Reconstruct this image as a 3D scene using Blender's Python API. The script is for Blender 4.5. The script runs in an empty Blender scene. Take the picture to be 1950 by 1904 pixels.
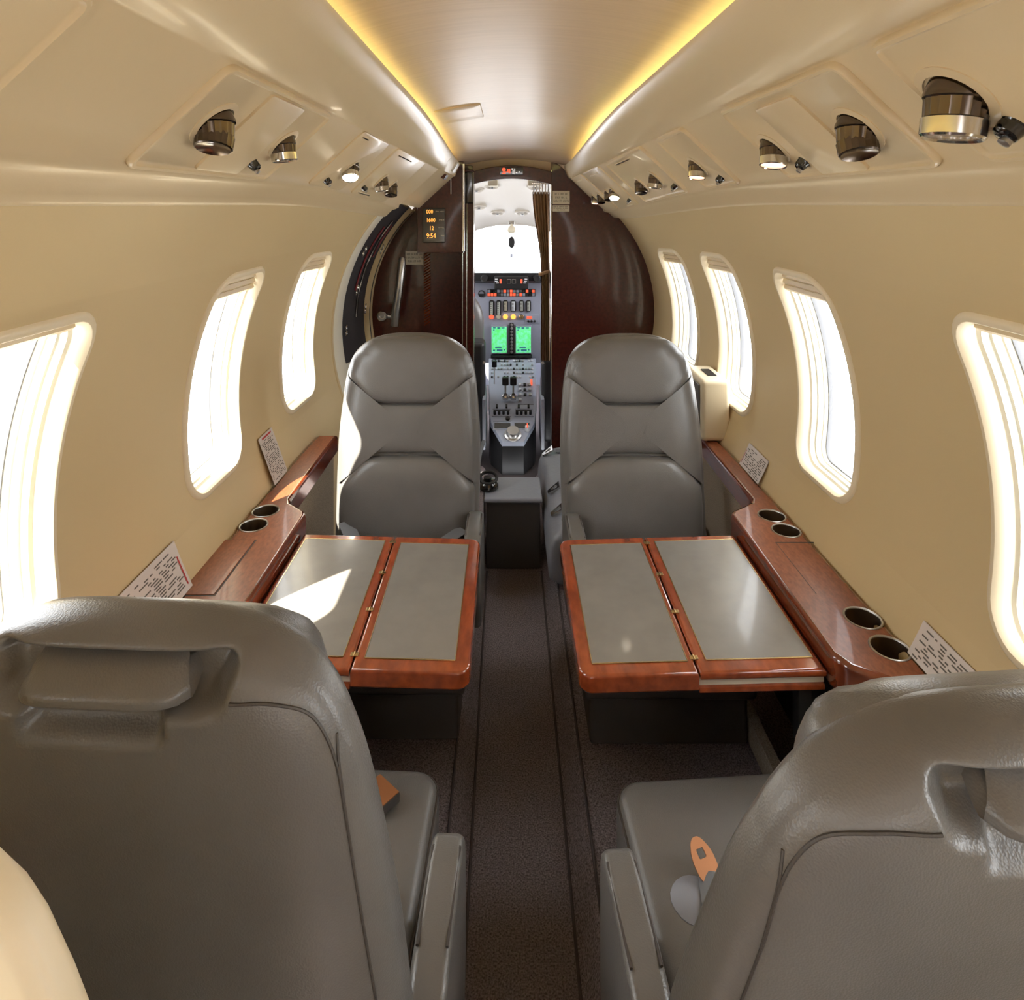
import bpy, bmesh, math, random
from mathutils import Vector, Matrix
random.seed(7)
S = bpy.context.scene
C = S.collection
PI = math.pi

# ---------------------------------------------------------------- camera, sky, sun, exposure
CAM_Z = 1.55
cam_d = bpy.data.cameras.new('camera')
cam = bpy.data.objects.new('camera', cam_d); C.objects.link(cam)
cam.location = (0, 0, CAM_Z); cam.rotation_euler = (PI / 2, 0, 0)
cam_d.sensor_fit = 'HORIZONTAL'; cam_d.sensor_width = 36.0
cam_d.lens = 36.0 * 1230 / 1950
cam_d.shift_x = (975 - 967) / 1950
cam_d.shift_y = -(952 - 388) / 1950
cam_d.clip_start = 0.02; cam_d.clip_end = 200
S.camera = cam

w = bpy.data.worlds.new('world'); S.world = w; w.use_nodes = True
bg = w.node_tree.nodes['Background']
bg.inputs['Color'].default_value = (0.97, 0.98, 1.0, 1); bg.inputs['Strength'].default_value = 11.5

sun_d = bpy.data.lights.new('sun', 'SUN'); sun = bpy.data.objects.new('sun', sun_d); C.objects.link(sun)
sun.location = (-3, -3, 5)
sun.rotation_euler = Vector((0.55, 0.80, -1.0)).to_track_quat('-Z', 'Y').to_euler()
sun_d.energy = 46; sun_d.angle = 0.009; sun_d.color = (1.0, 0.93, 0.80)

vs = S.view_settings
vs.view_transform = 'Standard'; vs.look = 'None'; vs.gamma = 1; vs.use_curve_mapping = False
vs.exposure = 0.0
cy = S.cycles
cy.use_denoising = True; cy.use_adaptive_sampling = True; cy.adaptive_threshold = 0.02; cy.max_bounces = 12; cy.diffuse_bounces = 8; cy.glossy_bounces = 5
cy.transparent_max_bounces = 16; cy.sample_clamp_indirect = 6; cy.caustics_reflective = False; cy.caustics_refractive = False

# ---------------------------------------------------------------- materials
MATS = {}
def mat(name, col, rough=0.5, metal=0.0, coat=0.0, spec=0.5, emit=None, estr=0.0, var=None, bump=None, alpha=None):
    m = bpy.data.materials.new(name); m.use_nodes = True
    nt = m.node_tree; b = nt.nodes['Principled BSDF']
    b.inputs['Base Color'].default_value = (*col, 1); b.inputs['Roughness'].default_value = rough
    b.inputs['Metallic'].default_value = metal; b.inputs['Coat Weight'].default_value = coat
    b.inputs['Coat Roughness'].default_value = 0.06; b.inputs['Specular IOR Level'].default_value = spec
    if emit: b.inputs['Emission Color'].default_value = (*emit, 1); b.inputs['Emission Strength'].default_value = estr
    tc = nt.nodes.new('ShaderNodeTexCoord')
    if var:       # (scale vector, colour A, colour B, detail)
        mp = nt.nodes.new('ShaderNodeMapping'); mp.inputs['Scale'].default_value = var[0]
        n = nt.nodes.new('ShaderNodeTexNoise'); n.inputs['Scale'].default_value = 1.0; n.inputs['Detail'].default_value = var[3]
        r = nt.nodes.new('ShaderNodeValToRGB'); r.color_ramp.elements[0].position = 0.32; r.color_ramp.elements[1].position = 0.68
        r.color_ramp.elements[0].color = (*var[1], 1); r.color_ramp.elements[1].color = (*var[2], 1)
        nt.links.new(tc.outputs['Object'], mp.inputs[0]); nt.links.new(mp.outputs[0], n.inputs['Vector'])
        nt.links.new(n.outputs['Fac'], r.inputs[0]); nt.links.new(r.outputs[0], b.inputs['Base Color'])
    if bump:      # (scale, strength, distance, kind)
        n = nt.nodes.new('ShaderNodeTexVoronoi' if bump[3] == 'v' else 'ShaderNodeTexNoise')
        n.inputs['Scale'].default_value = bump[0]
        if bump[3] != 'v': n.inputs['Detail'].default_value = 4
        bp = nt.nodes.new('ShaderNodeBump'); bp.inputs['Strength'].default_value = bump[1]; bp.inputs['Distance'].default_value = bump[2]
        nt.links.new(tc.outputs['Object'], n.inputs['Vector']); nt.links.new(n.outputs[0], bp.inputs['Height'])
        nt.links.new(bp.outputs[0], b.inputs['Normal'])
    MATS[name] = m
    return m
def glass_mat(name, tint, refl):
    m = bpy.data.materials.new(name); m.use_nodes = True; nt = m.node_tree
    nt.nodes.remove(nt.nodes['Principled BSDF'])
    t = nt.nodes.new('ShaderNodeBsdfTransparent'); t.inputs[0].default_value = (*tint, 1)
    g = nt.nodes.new('ShaderNodeBsdfGlossy'); g.inputs['Roughness'].default_value = 0.02
    lw = nt.nodes.new('ShaderNodeLayerWeight'); lw.inputs[0].default_value = .5
    p = nt.nodes.new('ShaderNodeMath'); p.operation = 'POWER'; p.inputs[1].default_value = 5; nt.links.new(lw.outputs['Facing'], p.inputs[0])
    f = nt.nodes.new('ShaderNodeMath'); f.operation = 'MULTIPLY_ADD'; f.inputs[1].default_value = .55; f.inputs[2].default_value = refl; nt.links.new(p.outputs[0], f.inputs[0])
    x = nt.nodes.new('ShaderNodeMixShader')
    nt.links.new(f.outputs[0], x.inputs[0]); nt.links.new(t.outputs[0], x.inputs[1]); nt.links.new(g.outputs[0], x.inputs[2])
    nt.links.new(x.outputs[0], nt.nodes['Material Output'].inputs[0])
    MATS[name] = m

mat('wall', (.60, .465, .255), .42, bump=(260, .06, .002, 'n'))
mat('panel', (.60, .475, .29), .34, coat=.12, bump=(300, .05, .002, 'n'))
mat('headliner', (.45, .325, .225), .32, spec=.45, var=((6, 90, 6), (.425, .305, .21), (.475, .345, .24), 3))
mat('trimcream', (.72, .62, .44), .4)
mat('reveal', (.76, .72, .60), .4)
mat('seal', (.22, .22, .23), .6)
mat('leather', (.135, .130, .124), .33, spec=.6, var=((9, 9, 9), (.127, .122, .116), (.146, .140, .134), 4), bump=(420, .16, .0016, 'v'))
mat('leather_dark', (.06, .053, .048), .45, bump=(420, .16, .0016, 'v'))
mat('leather_blue_daylit', (.26, .275, .32), .38, bump=(60, .25, .004, 'n'))  # grey leather with bluish window light in its colour; some parts plain blue
mat('stitch', (.055, .045, .040), .8)
mat('strap', (.17, .18, .20), .75)
mat('inlay', (.205, .192, .170), .26, spec=.7, coat=.25, var=((14, 14, 14), (.192, .180, .160), (.220, .206, .182), 4), bump=(260, .12, .001, 'n'))
mat('wood', (.28, .052, .013), .18, coat=1.0, var=((40, 14, 40), (.20, .034, .009), (.34, .066, .017), 5))
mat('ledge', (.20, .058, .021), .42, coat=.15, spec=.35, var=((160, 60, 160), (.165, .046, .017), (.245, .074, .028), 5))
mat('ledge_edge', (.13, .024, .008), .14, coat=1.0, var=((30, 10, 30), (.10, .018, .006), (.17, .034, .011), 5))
mat('mahogany', (.05, .009, .005), .26, coat=.45, spec=.3, var=((60, 60, 60), (.034, .006, .004), (.062, .011, .007), 6))
mat('carpet', (.10, .085, .085), .95, spec=.1, var=((260, 260, 260), (.12, .098, .104), (.46, .39, .40), 5), bump=(650, 1.0, .006, 'n'))
mat('carpet_light', (.30, .25, .20), .95, spec=.1, var=((380, 380, 380), (.20, .155, .115), (.42, .35, .27), 4), bump=(500, .8, .004, 'n'))
mat('binding', (.075, .060, .062), .9)
mat('chrome', (.62, .60, .57), .14, metal=1)
mat('darkchrome', (.13, .105, .09), .18, metal=1)
mat('cupmetal', (.34, .27, .19), .34, metal=1)
mat('steel', (.45, .44, .42), .35, metal=1)
mat('brass', (.62, .45, .22), .25, metal=1)
mat('woodreflecting', (.36, .15, .06), .45, metal=.55)  # brown reflection of the mahogany put into the buckle metal's colour
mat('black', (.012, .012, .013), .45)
mat('blackgloss', (.010, .009, .009), .12, coat=.6)
mat('darkcloth', (.022, .019, .022), .75)
mat('redpipe', (.16, .012, .02), .6)
mat('plate', (.56, .50, .38), .5)
mat('ink', (.13, .115, .10), .8)
mat('redink', (.45, .03, .03), .7)
mat('cardpaper', (.62, .56, .52), .35)
mat('curtain', (.30, .18, .09), .85, var=((200, 200, 3), (.25, .145, .07), (.34, .21, .11), 3))
mat('cockpitgrey', (.36, .38, .46), .5)
mat('pedestal', (.46, .51, .62), .4)  # bluish daylight put into the grey base colour
mat('cockpitcream', (.46, .42, .36), .5)
mat('knobwhite', (.75, .77, .80), .4)
mat('sheepskin', (.55, .55, .58), .95, bump=(90, 1, .01, 'n'))
mat('lens', (.9, .8, .6), .3, emit=(1, .86, .66), estr=14)
mat('lens_pink', (.9, .6, .5), .3, emit=(1, .55, .38), estr=2.6)
mat('lens_off', (.35, .30, .27), .2, metal=.6)
mat('cove', (1, .95, .6), .5, emit=(.96, 1, .42), estr=17)
mat('glow_orange', (.3, .1, .02), .5, emit=(1, .36, .06), estr=2.2)
mat('glow_red', (.3, .03, .02), .5, emit=(1, .12, .05), estr=1.3)
mat('led_white', (.6, .6, .6), .5, emit=(1, .95, .9), estr=.8)
mat('screen_green', (.1, .5, .2), .3, var=((55, 55, 55), (.1, .8, .15), (.2, .8, .5), 4))
nt = MATS['screen_green'].node_tree
b_ = nt.nodes['Principled BSDF']; b_.inputs['Emission Strength'].default_value = .75
r_ = [n for n in nt.nodes if n.type == 'VALTORGB'][0]; nt.links.new(r_.outputs[0], b_.inputs['Emission Color'])
mat('screen_dark', (.02, .06, .10), .3, emit=(.05, .25, .35), estr=.5)
mat('gauge', (.55, .58, .52), .5)
glass_mat('glass', (.96, .97, .97), .05)

# ---------------------------------------------------------------- mesh helpers
def wloc(o):
    v = Vector((0, 0, 0))
    while o is not None:
        v += o.location; o = o.parent
    return v
class MB:
    """collects shapes; build() links them as one mesh object"""
    def __init__(s): s.v = []; s.f = []; s.hard = False
    def add(s, vs, fs):
        o = len(s.v); s.v += [tuple(v) for v in vs]; s.f += [tuple(i + o for i in f) for f in fs]; return s
    def box(s, x0, x1, y0, y1, z0, z1, bev=0, seg=2, M=None):
        bm = bmesh.new(); bmesh.ops.create_cube(bm, size=1)
        for v in bm.verts:
            v.co = Vector(((x0 + x1) / 2 + v.co.x * (x1 - x0), (y0 + y1) / 2 + v.co.y * (y1 - y0), (z0 + z1) / 2 + v.co.z * (z1 - z0)))
        if bev: s.hard = True; bmesh.ops.bevel(bm, geom=bm.edges[:], offset=bev, segments=seg, profile=.5, affect='EDGES')
        s._bm(bm, M); return s
    def _bm(s, bm, M=None):
        bm.verts.index_update()
        vs = [(M @ v.co if M else v.co.copy()) for v in bm.verts]
        s.add(vs, [[v.index for v in f.verts] for f in bm.faces]); bm.free()
    def prism(s, outline, z0, z1, bev=0, seg=2, M=None):
        """outline: list of (a,b) in the plane, extruded z0..z1 (M maps to the world)"""
        bm = bmesh.new(); n = len(outline)
        lo = [bm.verts.new((p[0], p[1], z0)) for p in outline]; hi = [bm.verts.new((p[0], p[1], z1)) for p in outline]
        bm.faces.new(list(reversed(lo))); top = bm.faces.new(hi)
        for i in range(n): bm.faces.new((lo[i], lo[(i + 1) % n], hi[(i + 1) % n], hi[i]))
        bmesh.ops.recalc_face_normals(bm, faces=bm.faces[:])
        if bev:
            s.hard = True; es = [e for e in bm.edges if (e.verts[0].co.z == e.verts[1].co.z)]
            bmesh.ops.bevel(bm, geom=es, offset=bev, segments=seg, profile=.5, affect='EDGES')
        s._bm(bm, M); return s
    def rings(s, rs, closed=True, cap0=False, cap1=False):
        n = len(rs[0]); o = len(s.v)
        for r in rs: s.v += [tuple(p) for p in r]
        for k in range(len(rs) - 1):
            for i in range(n if closed else n - 1):
                j = (i + 1) % n
                s.f.append((o + k * n + i, o + k * n + j, o + (k + 1) * n + j, o + (k + 1) * n + i))
        if cap0: s.f.append(tuple(o + i for i in reversed(range(n))))
        if cap1: s.f.append(tuple(o + (len(rs) - 1) * n + i for i in range(n)))
        return s
    def tube(s, path, r, n=8, cap=True):
        P = [Vector(p) for p in path]; rs = []; up = Vector((0, 0, 1))
        for i, p in enumerate(P):
            t = (P[min(i + 1, len(P) - 1)] - P[max(i - 1, 0)]).normalized()
            if i == 0: a = t.cross(up if abs(t.z) < .9 else Vector((1, 0, 0))).normalized()
            else: a = (a - t * a.dot(t)).normalized()
            b = t.cross(a); rr = r[i] if isinstance(r, (list, tuple)) else r
            rs.append([p + (a * math.cos(2 * PI * k / n) + b * math.sin(2 * PI * k / n)) * rr for k in range(n)])
        return s.rings(rs, True, cap, cap)
    def lathe(s, prof, o=(0, 0, 0), axis=(0, 0, 1), n=24, cap0=True, cap1=True):
        """prof: (radius, distance along axis)"""
        A = Vector(axis).normalized(); a = A.cross(Vector((0, 0, 1)) if abs(A.z) < .9 else Vector((1, 0, 0))).normalized(); b = A.cross(a); O = Vector(o)
        return s.rings([[O + A * h + (a * math.cos(2 * PI * k / n) + b * math.sin(2 * PI * k / n)) * r for k in range(n)] for r, h in prof], True, cap0, cap1)
    def build(s, name, m, parent=None, local=False, smooth=True, ang=40):
        me = bpy.data.meshes.new(name)
        off = wloc(parent) if (parent is not None and not local) else Vector((0, 0, 0))
        me.from_pydata([(v[0] - off.x, v[1] - off.y, v[2] - off.z) for v in s.v], [], s.f)
        bm = bmesh.new(); bm.from_mesh(me); bmesh.ops.recalc_face_normals(bm, faces=bm.faces[:]); bm.to_mesh(me); bm.free()
        me.materials.append(MATS[m])
        if smooth:
            me.polygons.foreach_set('use_smooth', [True] * len(me.polygons)); me.set_sharp_from_angle(angle=math.radians(ang))
        o = bpy.data.objects.new(name, me); C.objects.link(o)
        if parent is not None: o.parent = parent
        if s.hard and smooth: md = o.modifiers.new('weighted_normal', 'WEIGHTED_NORMAL'); md.keep_sharp = True; md.weight = 100
        return o
def tag(o, label, cat=None, group=None, kind=None):
    o['label'] = label
    if cat: o['category'] = cat
    if group: o['group'] = group
    if kind: o['kind'] = kind
    return o
def thing(name, loc, label, cat, rz=0, group=None):
    o = bpy.data.objects.new(name, None); C.objects.link(o); o.empty_display_size = .05
    o.location = loc; o.rotation_euler = (0, 0, rz); return tag(o, label, cat, group)
def struct(o, label, cat): return tag(o, label, cat, kind='structure')
def smooth01(a, b, x):
    t = max(0, min(1, (x - a) / (b - a))); return t * t * (3 - 2 * t)
def lerp(a, b, t): return a + (b - a) * t
def rrect(hw, hh, r, n=6):
    """rounded rectangle outline, counter-clockwise"""
    pts = []
    for cx, cy_, a0 in ((hw - r, hh - r, 0), (-hw + r, hh - r, 90), (-hw + r, -hh + r, 180), (hw - r, -hh + r, 270)):
        for k in range(n + 1):
            a = math.radians(a0 + 90 * k / n); pts.append((cx + r * math.cos(a), cy_ + r * math.sin(a)))
    return pts
def chaikin(p, it=2):
    for _ in range(it):
        q = []
        for i in range(len(p)):
            a, b = p[i], p[(i + 1) % len(p)]
            q += [(.78 * a[0] + .22 * b[0], .78 * a[1] + .22 * b[1]), (.22 * a[0] + .78 * b[0], .22 * a[1] + .78 * b[1])]
        p = q
    return p
def bez(pts, n=12):
    """Catmull-Rom through points"""
    out = []; P = [Vector(p) for p in pts]; P = [2 * P[0] - P[1]] + P + [2 * P[-1] - P[-2]]
    for i in range(1, len(P) - 2):
        for k in range(n):
            t = k / n; a, b, c, d = P[i - 1], P[i], P[i + 1], P[i + 2]
            out.append(.5 * ((2 * b) + (c - a) * t + (2 * a - 5 * b + 4 * c - d) * t * t + (3 * b - a - 3 * c + d) * t ** 3))
    out.append(P[-2]); return out
def text_mesh(body, size, name, m, parent, origin, xdir, ydir, align='CENTER', world=True):
    cu = bpy.data.curves.new('lettering', 'FONT'); cu.body = body; cu.size = size; cu.align_x = align; cu.align_y = 'CENTER'; cu.resolution_u = 2
    t = bpy.data.objects.new('lettering', cu); C.objects.link(t)
    bpy.context.view_layer.update()
    me = bpy.data.meshes.new_from_object(t.evaluated_get(bpy.context.evaluated_depsgraph_get()))
    bpy.data.objects.remove(t); bpy.data.curves.remove(cu)
    O = Vector(origin) - (wloc(parent) if world else Vector((0, 0, 0))); X = Vector(xdir); Y = Vector(ydir)
    for v in me.vertices: v.co = O + X * v.co.x + Y * v.co.y
    me.materials.clear(); me.materials.append(MATS[m])
    o = bpy.data.objects.new(name, me); C.objects.link(o); o.parent = parent; return o

# ================================================================ FUSELAGE SHELL
XC = 0.03; ZC = 0.95; Y0 = -1.7; YB = 3.60
def rad(y): return .875 - .09 * smooth01(2.3, 3.7, y)
def W(side, y, th, d=0):
    r = rad(y) + d
    if th < math.radians(-24):          # below the ledge the lining drops straight to the floor
        f = (math.radians(-24) - th) / math.radians(54)
        return (XC + side * r * math.cos(math.radians(-24)), y, lerp(ZC + r * math.sin(math.radians(-24)), .06, f))
    return (XC + side * r * math.cos(th), y, ZC + r * math.sin(th))
R0 = .875
TH_LO, TH_HI = math.radians(-12.2), math.radians(27.0)
TH_C = (TH_LO + TH_HI) / 2; HALF_H = (TH_HI - TH_LO) / 2 * R0; HALF_W = .158; CORNER = .075
PW, PH = .20, HALF_H + .045
WIN = {-1: [-1.30, -.58, .22, 1.03, 1.85, 2.555], 1: [-1.30, -.58, .22, 1.03, 1.83, 2.53, 3.09]}
def sdf_rr(y, s, hw, hh, r):
    qx, qy = abs(y) - hw + r, abs(s) - hh + r
    return math.hypot(max(qx, 0), max(qy, 0)) + min(max(qx, qy), 0) - r
def rr_ray(dy, ds):
    lo, hi = 0.0, 1.0
    for _ in range(40):
        m = (lo + hi) / 2
        if sdf_rr(dy * m, ds * m, HALF_W, HALF_H, CORNER) < 0: lo = m
        else: hi = m
    return dy * lo, ds * lo
def wall(side, y_end):
    m = MB(); ys = []; cuts = [Y0]
    wins = [c for c in WIN[side]]
    for c in wins: cuts += [c - PW, c + PW]
    cuts.append(y_end)
    NY, NT = 14, 26
    tb = [math.radians(a) for a in (-78, -60, -42, -28, -24, -20)] + [TH_C - PH / R0]
    tt = [TH_C + PH / R0] + [math.radians(a) for a in (34, 38, 42, 46, 50)]
    tm = [lerp(tb[-1], tt[0], k / NT) for k in range(NT + 1)]
    for i in range(len(cuts) - 1):
        a, b = cuts[i], cuts[i + 1]; n = NY if i % 2 else max(2, int((b - a) / .05))
        yy = [lerp(a, b, k / n) for k in range(n + 1)]
        def grid(th):
            m.rings([[W(side, y, t) for y in yy] for t in th], closed=False)
        grid(tb); grid(tt)
        if i % 2 == 0: grid(tm)
        else:
            c = (a + b) / 2
            outer = [(y, tm[0]) for y in yy] + [(yy[-1], t) for t in tm[1:]] + [(y, tm[-1]) for y in reversed(yy[:-1])] + [(yy[0], t) for t in reversed(tm[1:-1])]
            rings = []
            for f in (0, .35, .7, 1):
                r = []
                for (y, t) in outer:
                    dy, ds = y - c, (t - TH_C) * R0
                    hy, hs = rr_ray(dy, ds)
                    r.append(W(side, c + lerp(dy, hy, f), TH_C + lerp(ds, hs, f) / R0))
                rings.append(r)
            m.rings(rings, closed=True)
    return m
wl = struct(wall(-1, 2.95).build('wall_left', 'wall'), 'curved cream cabin wall with the three windows beside the two cup ledge', 'wall')
wr = struct(wall(1, YB + .02).build('wall_right', 'wall'), 'curved cream cabin wall with the four windows beside the four cup ledge', 'wall')

def wring(side, c, inset, d, n=7):
    hw, hh, r = HALF_W - inset, HALF_H - inset, max(.012, CORNER - inset)
    pts = []
    base = rrect(hw, hh, r, n)
    # add points along the long sides so that they follow the curved wall
    full = []
    for i, p in enumerate(base):
        q = base[(i + 1) % len(base)]; L = math.hypot(q[0] - p[0], q[1] - p[1]); k = max(1, int(round(L / .03)))
        if i % (n + 1) != n: k = 1
        else: k = 14 if abs(q[1] - p[1]) > abs(q[0] - p[0]) else 6
        for t in range(k): full.append((lerp(p[0], q[0], t / k), lerp(p[1], q[1], t / k)))
    return [W(side, c + y, TH_C + s / R0, d) for y, s in full]
def pane(side, c, inset, d):
    m = MB(); hw, hh = HALF_W - inset, HALF_H - inset
    a = wring(side, c, inset, d)
    rs = [a]
    for f in (.7, .35):
        rs.append([W(side, lerp(c, p[1], f), lerp(TH_C, math.atan2(p[2] - ZC, side * (p[0] - XC)), f), d) for p in a])
    m.rings(rs); o = len(m.v) - len(a); m.v.append(W(side, c, TH_C, d)); k = len(m.v) - 1
    for i in range(len(a)): m.f.append((o + i, o + (i + 1) % len(a), k))
    return m
wn = 0
def window(side, c, slats, label):
    global wn; wn += 1
    prof = [(-.018, .001), (-.016, -.004), (-.010, -.008), (-.002, -.008), (.004, -.002), (.008, .010), (.009, .020), (.009, .026)]
    m = MB().rings([wring(side, c, i, d) for i, d in prof])
    o = struct(m.build('window_%d' % wn, 'trimcream'), label, 'window')
    prof = [(.008, .022), (.013, .025), (.016, .026), (.017, .040), (.023, .041), (.024, .056), (.028, .057), (.029, .070)]
    MB().rings([wring(side, c, i, d) for i, d in prof]).build('window_frame', 'reveal', o)
    MB().rings([wring(side, c, i, d) for i, d in [(.028, .068), (.032, .068), (.034, .074), (.035, .090), (.0, .092)]]).build('window_seal', 'seal', o)
    pane(side, c, .0165, .034).build('inner_pane', 'glass', o)
    pane(side, c, .033, .080).build('outer_pane', 'glass', o)
    for k in range(slats):
        th1 = TH_HI - (.012 + .021 * k) / R0; th0 = th1 - .019 / R0; hw = HALF_W - .0125 - (.030 if k == 0 else .012 if k == 1 else 0)
        ys = [c - hw + 2 * hw * i / 6 for i in range(7)]
        sl = MB().rings([[W(side, y, th1, .024) for y in ys], [W(side, y, th1, .014) for y in ys], [W(side, y, (th0 + th1) / 2, .008) for y in ys],
                         [W(side, y, th0, .014) for y in ys], [W(side, y, th0, .024) for y in ys]], closed=False)
        sl.build('shade_slat', 'panel', o)
    return o
lab_l = {1.03: 'white glaring rounded window beside the near seat with the padded flap', 1.85: 'white glaring window above the pair of left ledge cup holders', 2.555: 'white glaring window beside the sunlit seat near the entry door'}
lab_r = {1.03: 'stepped cream window beside the seat with the copper buckle', 1.83: 'stepped cream window above the four cup ledge with pleated shade', 2.53: 'narrow window above the small cream box', 3.09: 'narrow window next to the large mahogany bulkhead'}
for c in WIN[-1]: window(-1, c, 1 if abs(c - 1.03) < .01 else 3, lab_l.get(c, 'cabin window behind the near seats, opposite the small cream box wall'))
for c in WIN[1]: window(1, c, 1 if abs(c - 1.03) < .01 else 3, lab_r.get(c, 'cabin window behind the near seats, on the four cup ledge side'))

# ---- overhead: ceiling, rails, service panel plane
def osec(side, y):
    """named points of the overhead rail section at y (half width from XC, z)"""
    f = smooth01(1.6, 3.55, y) * .999
    P = dict(inner=(lerp(.27, .283, f), lerp(1.82, 1.762, f)), top=(lerp(.42, .315, f), lerp(1.75, 1.690, f)),
             bot=(lerp(.575, .505, f), lerp(1.605, 1.515, f)), low=(lerp(.625, .555, f), lerp(1.553, 1.478, f)))
    return P
def PS(side, y, t, d=0):
    """point on the service panel plane: t 0 top .. 1 bottom, d proud towards the cabin"""
    P = osec(side, y); a, b = P['top'], P['bot']
    h, z = lerp(a[0], b[0], t), lerp(a[1], b[1], t)
    tx, tz = b[0] - a[0], b[1] - a[1]; L = math.hypot(tx, tz)
    nx, nz = tz / L, -tx / L           # pointing down and inwards
    return Vector((XC + side * (h + nx * d), y, z + nz * d))
def rail(side, y1, y0=Y0, lower_end=None):
    m = MB(); rs = []; n = int((y1 - y0) / .06); 
    for k in range(n + 1):
        y = lerp(y0, y1, k / n); P = osec(side, y); i, t, b, l = P['inner'], P['top'], P['bot'], P['low']
        sec = [(i[0] + .11, i[1] - .022), (i[0] + .03, i[1] - .012), (i[0] + .004, i[1] + .002), (i[0] - .003, i[1] - .004), (i[0] + .002, i[1] - .016),
               (lerp(i[0], t[0], .25), lerp(i[1], t[1], .42)), (lerp(i[0], t[0], .5), lerp(i[1], t[1], .74)), (lerp(i[0], t[0], .75), lerp(i[1], t[1], .93)), (t[0] - .006, t[1] + .001), (t[0], t[1])]
        for u in (.01, .25, .5, .75, .97): p = PS(side, y, u); sec.append((side * (p.x - XC), p.z))
        p = PS(side, y, 1, .006); sec.append((side * (p.x - XC), p.z))
        sec += [(b[0] + .010, b[1] - .012), (lerp(b[0], l[0], .5), lerp(b[1], l[1], .40)), (lerp(b[0], l[0], .85), lerp(b[1], l[1], .80)), (l[0], l[1]), (l[0] + .010, l[1] - .006), (l[0] + .06, l[1] + .004)]
        rs.append([(XC + side * h, y, z) for h, z in sec])
    return m.rings(rs, closed=False, cap1=False)
rl = struct(rail(-1, 2.90).build('trim_1', 'panel', ang=60), 'cream overhead rail above the wall with the two cup ledge', 'overhead rail')
rr_ = struct(rail(1, YB).build('trim_2', 'panel', ang=60), 'cream overhead rail above the wall with the four cup ledge', 'overhead rail')

# the rail goes on past the entry door without its lower valance
m = MB(); rs = []
for k in range(9):
    y = lerp(2.90, 3.40, k / 8); P = osec(-1, y); i, t, b = P['inner'], P['top'], P['bot']
    bb = (lerp(t[0], b[0], .93), lerp(t[1], b[1], .93))
    sec = [(i[0] + .11, i[1] - .022), (i[0] + .03, i[1] - .012), (i[0] - .003, i[1] - .004), (i[0] + .002, i[1] - .016), (lerp(i[0], t[0], .4), lerp(i[1], t[1], .6)), (t[0] - .01, t[1] + .002),
           (t[0], t[1]), bb, (bb[0] + .012, bb[1] + .004), (bb[0] + .03, bb[1] + .05), (i[0] + .2, i[1] - .02)]
    rs.append([(XC - h, y, z) for h, z in sec])
fair = struct(m.rings(rs, closed=True, cap0=True, cap1=True).build('trim_3', 'panel', ang=35), 'cream rail end fairing against the wooden cabinet by the entry door', 'overhead rail')
def rail_plate(name, m_, y0, y1, f0, f1, pr):
    q = []
    for y in (y0, y1):
        P = osec(-1, y); i, t = P['inner'], P['top']
        for f in (f0, f1):
            h, z = lerp(i[0], t[0], f), lerp(i[1], t[1], f); 
            q.append(Vector((XC - h, y, z)))
    n = (q[1] - q[0]).cross(q[2] - q[0]).normalized()
    if n.z > 0: n = -n
    a, b, c, d = q; lo = [a - n * .02, b - n * .02, d - n * .02, c - n * .02]; hi = [a + n * pr, b + n * pr, d + n * pr, c + n * pr]
    return MB().rings([lo, hi], True, True, True).build(name, m_, fair, smooth=False)
rail_plate('reading_switch_plate', 'steel', 3.16, 3.26, .15, .75, .016)
rail_plate('sign_plate', 'mahogany', 3.10, 3.16, 1.05, 1.35, .010)

def ceil_sec(y):
    f = smooth01(2.5, 3.6, y)
    ap, ed = lerp(1.885, 1.800, f), lerp(1.80, 1.725, f)
    pts = []
    N = 24
    for k in range(N + 1):
        u = -1 + 2 * k / N; h = .40 * u
        pts.append((h, ed + (ap - ed) * (1 - abs(u) ** 2.2)))
    out = [(-.70, ed - .24), (-.52, ed - .03)] + pts + [(.52, ed - .03), (.70, ed - .24)]
    return [(XC + h, y, z) for h, z in out]
m = MB(); m.rings([ceil_sec(lerp(Y0, YB + .03, k / 90)) for k in range(91)], closed=False)
ceil = struct(m.build('ceiling', 'headliner', ang=60), 'satin beige vaulted ceiling panel running the length of the cabin', 'ceiling')
def ceil_z(x, y):
    f = smooth01(2.5, 3.6, y); ap, ed = lerp(1.885, 1.80, f), lerp(1.80, 1.725, f)
    return ed + (ap - ed) * (1 - min(1, abs(x - XC) / .40) ** 2.2)
def ceil_plate(x0, x1, y0, y1, skew, name):
    ol = rrect((x1 - x0) / 2, (y1 - y0) / 2, .012, 4); cx, cyy = (x0 + x1) / 2, (y0 + y1) / 2
    rs = []
    for s, d in ((1, -.004), (1, .0025), (.985, .004), (.5, .004)):
        rs.append([(cx + p[0] * s, cyy + p[1] * s + skew * p[0], ceil_z(cx + p[0] * s, cyy + p[1] * s) - d) for p in ol])
    return MB().rings(rs, cap1=True).build(name, 'headliner', ceil)
ceil_plate(-.24, -.09, 2.10, 2.42, .15, 'access_panel')
for s, n in ((-1, 'two'), (1, 'four')):
    pth = []
    for k in range(60):
        y = lerp(Y0 + .05, 3.36 if s < 0 else 3.5, k / 59); P = osec(s, y)
        pth.append((XC + s * (P['inner'][0] + .062), y, P['inner'][1] - .002))
    o = MB().tube(pth, .007, 6).build('cove_light', 'cove')
    tag(o, 'yellow cove light strip hidden behind the %s cup side rail' % n, 'light strip')

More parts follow.
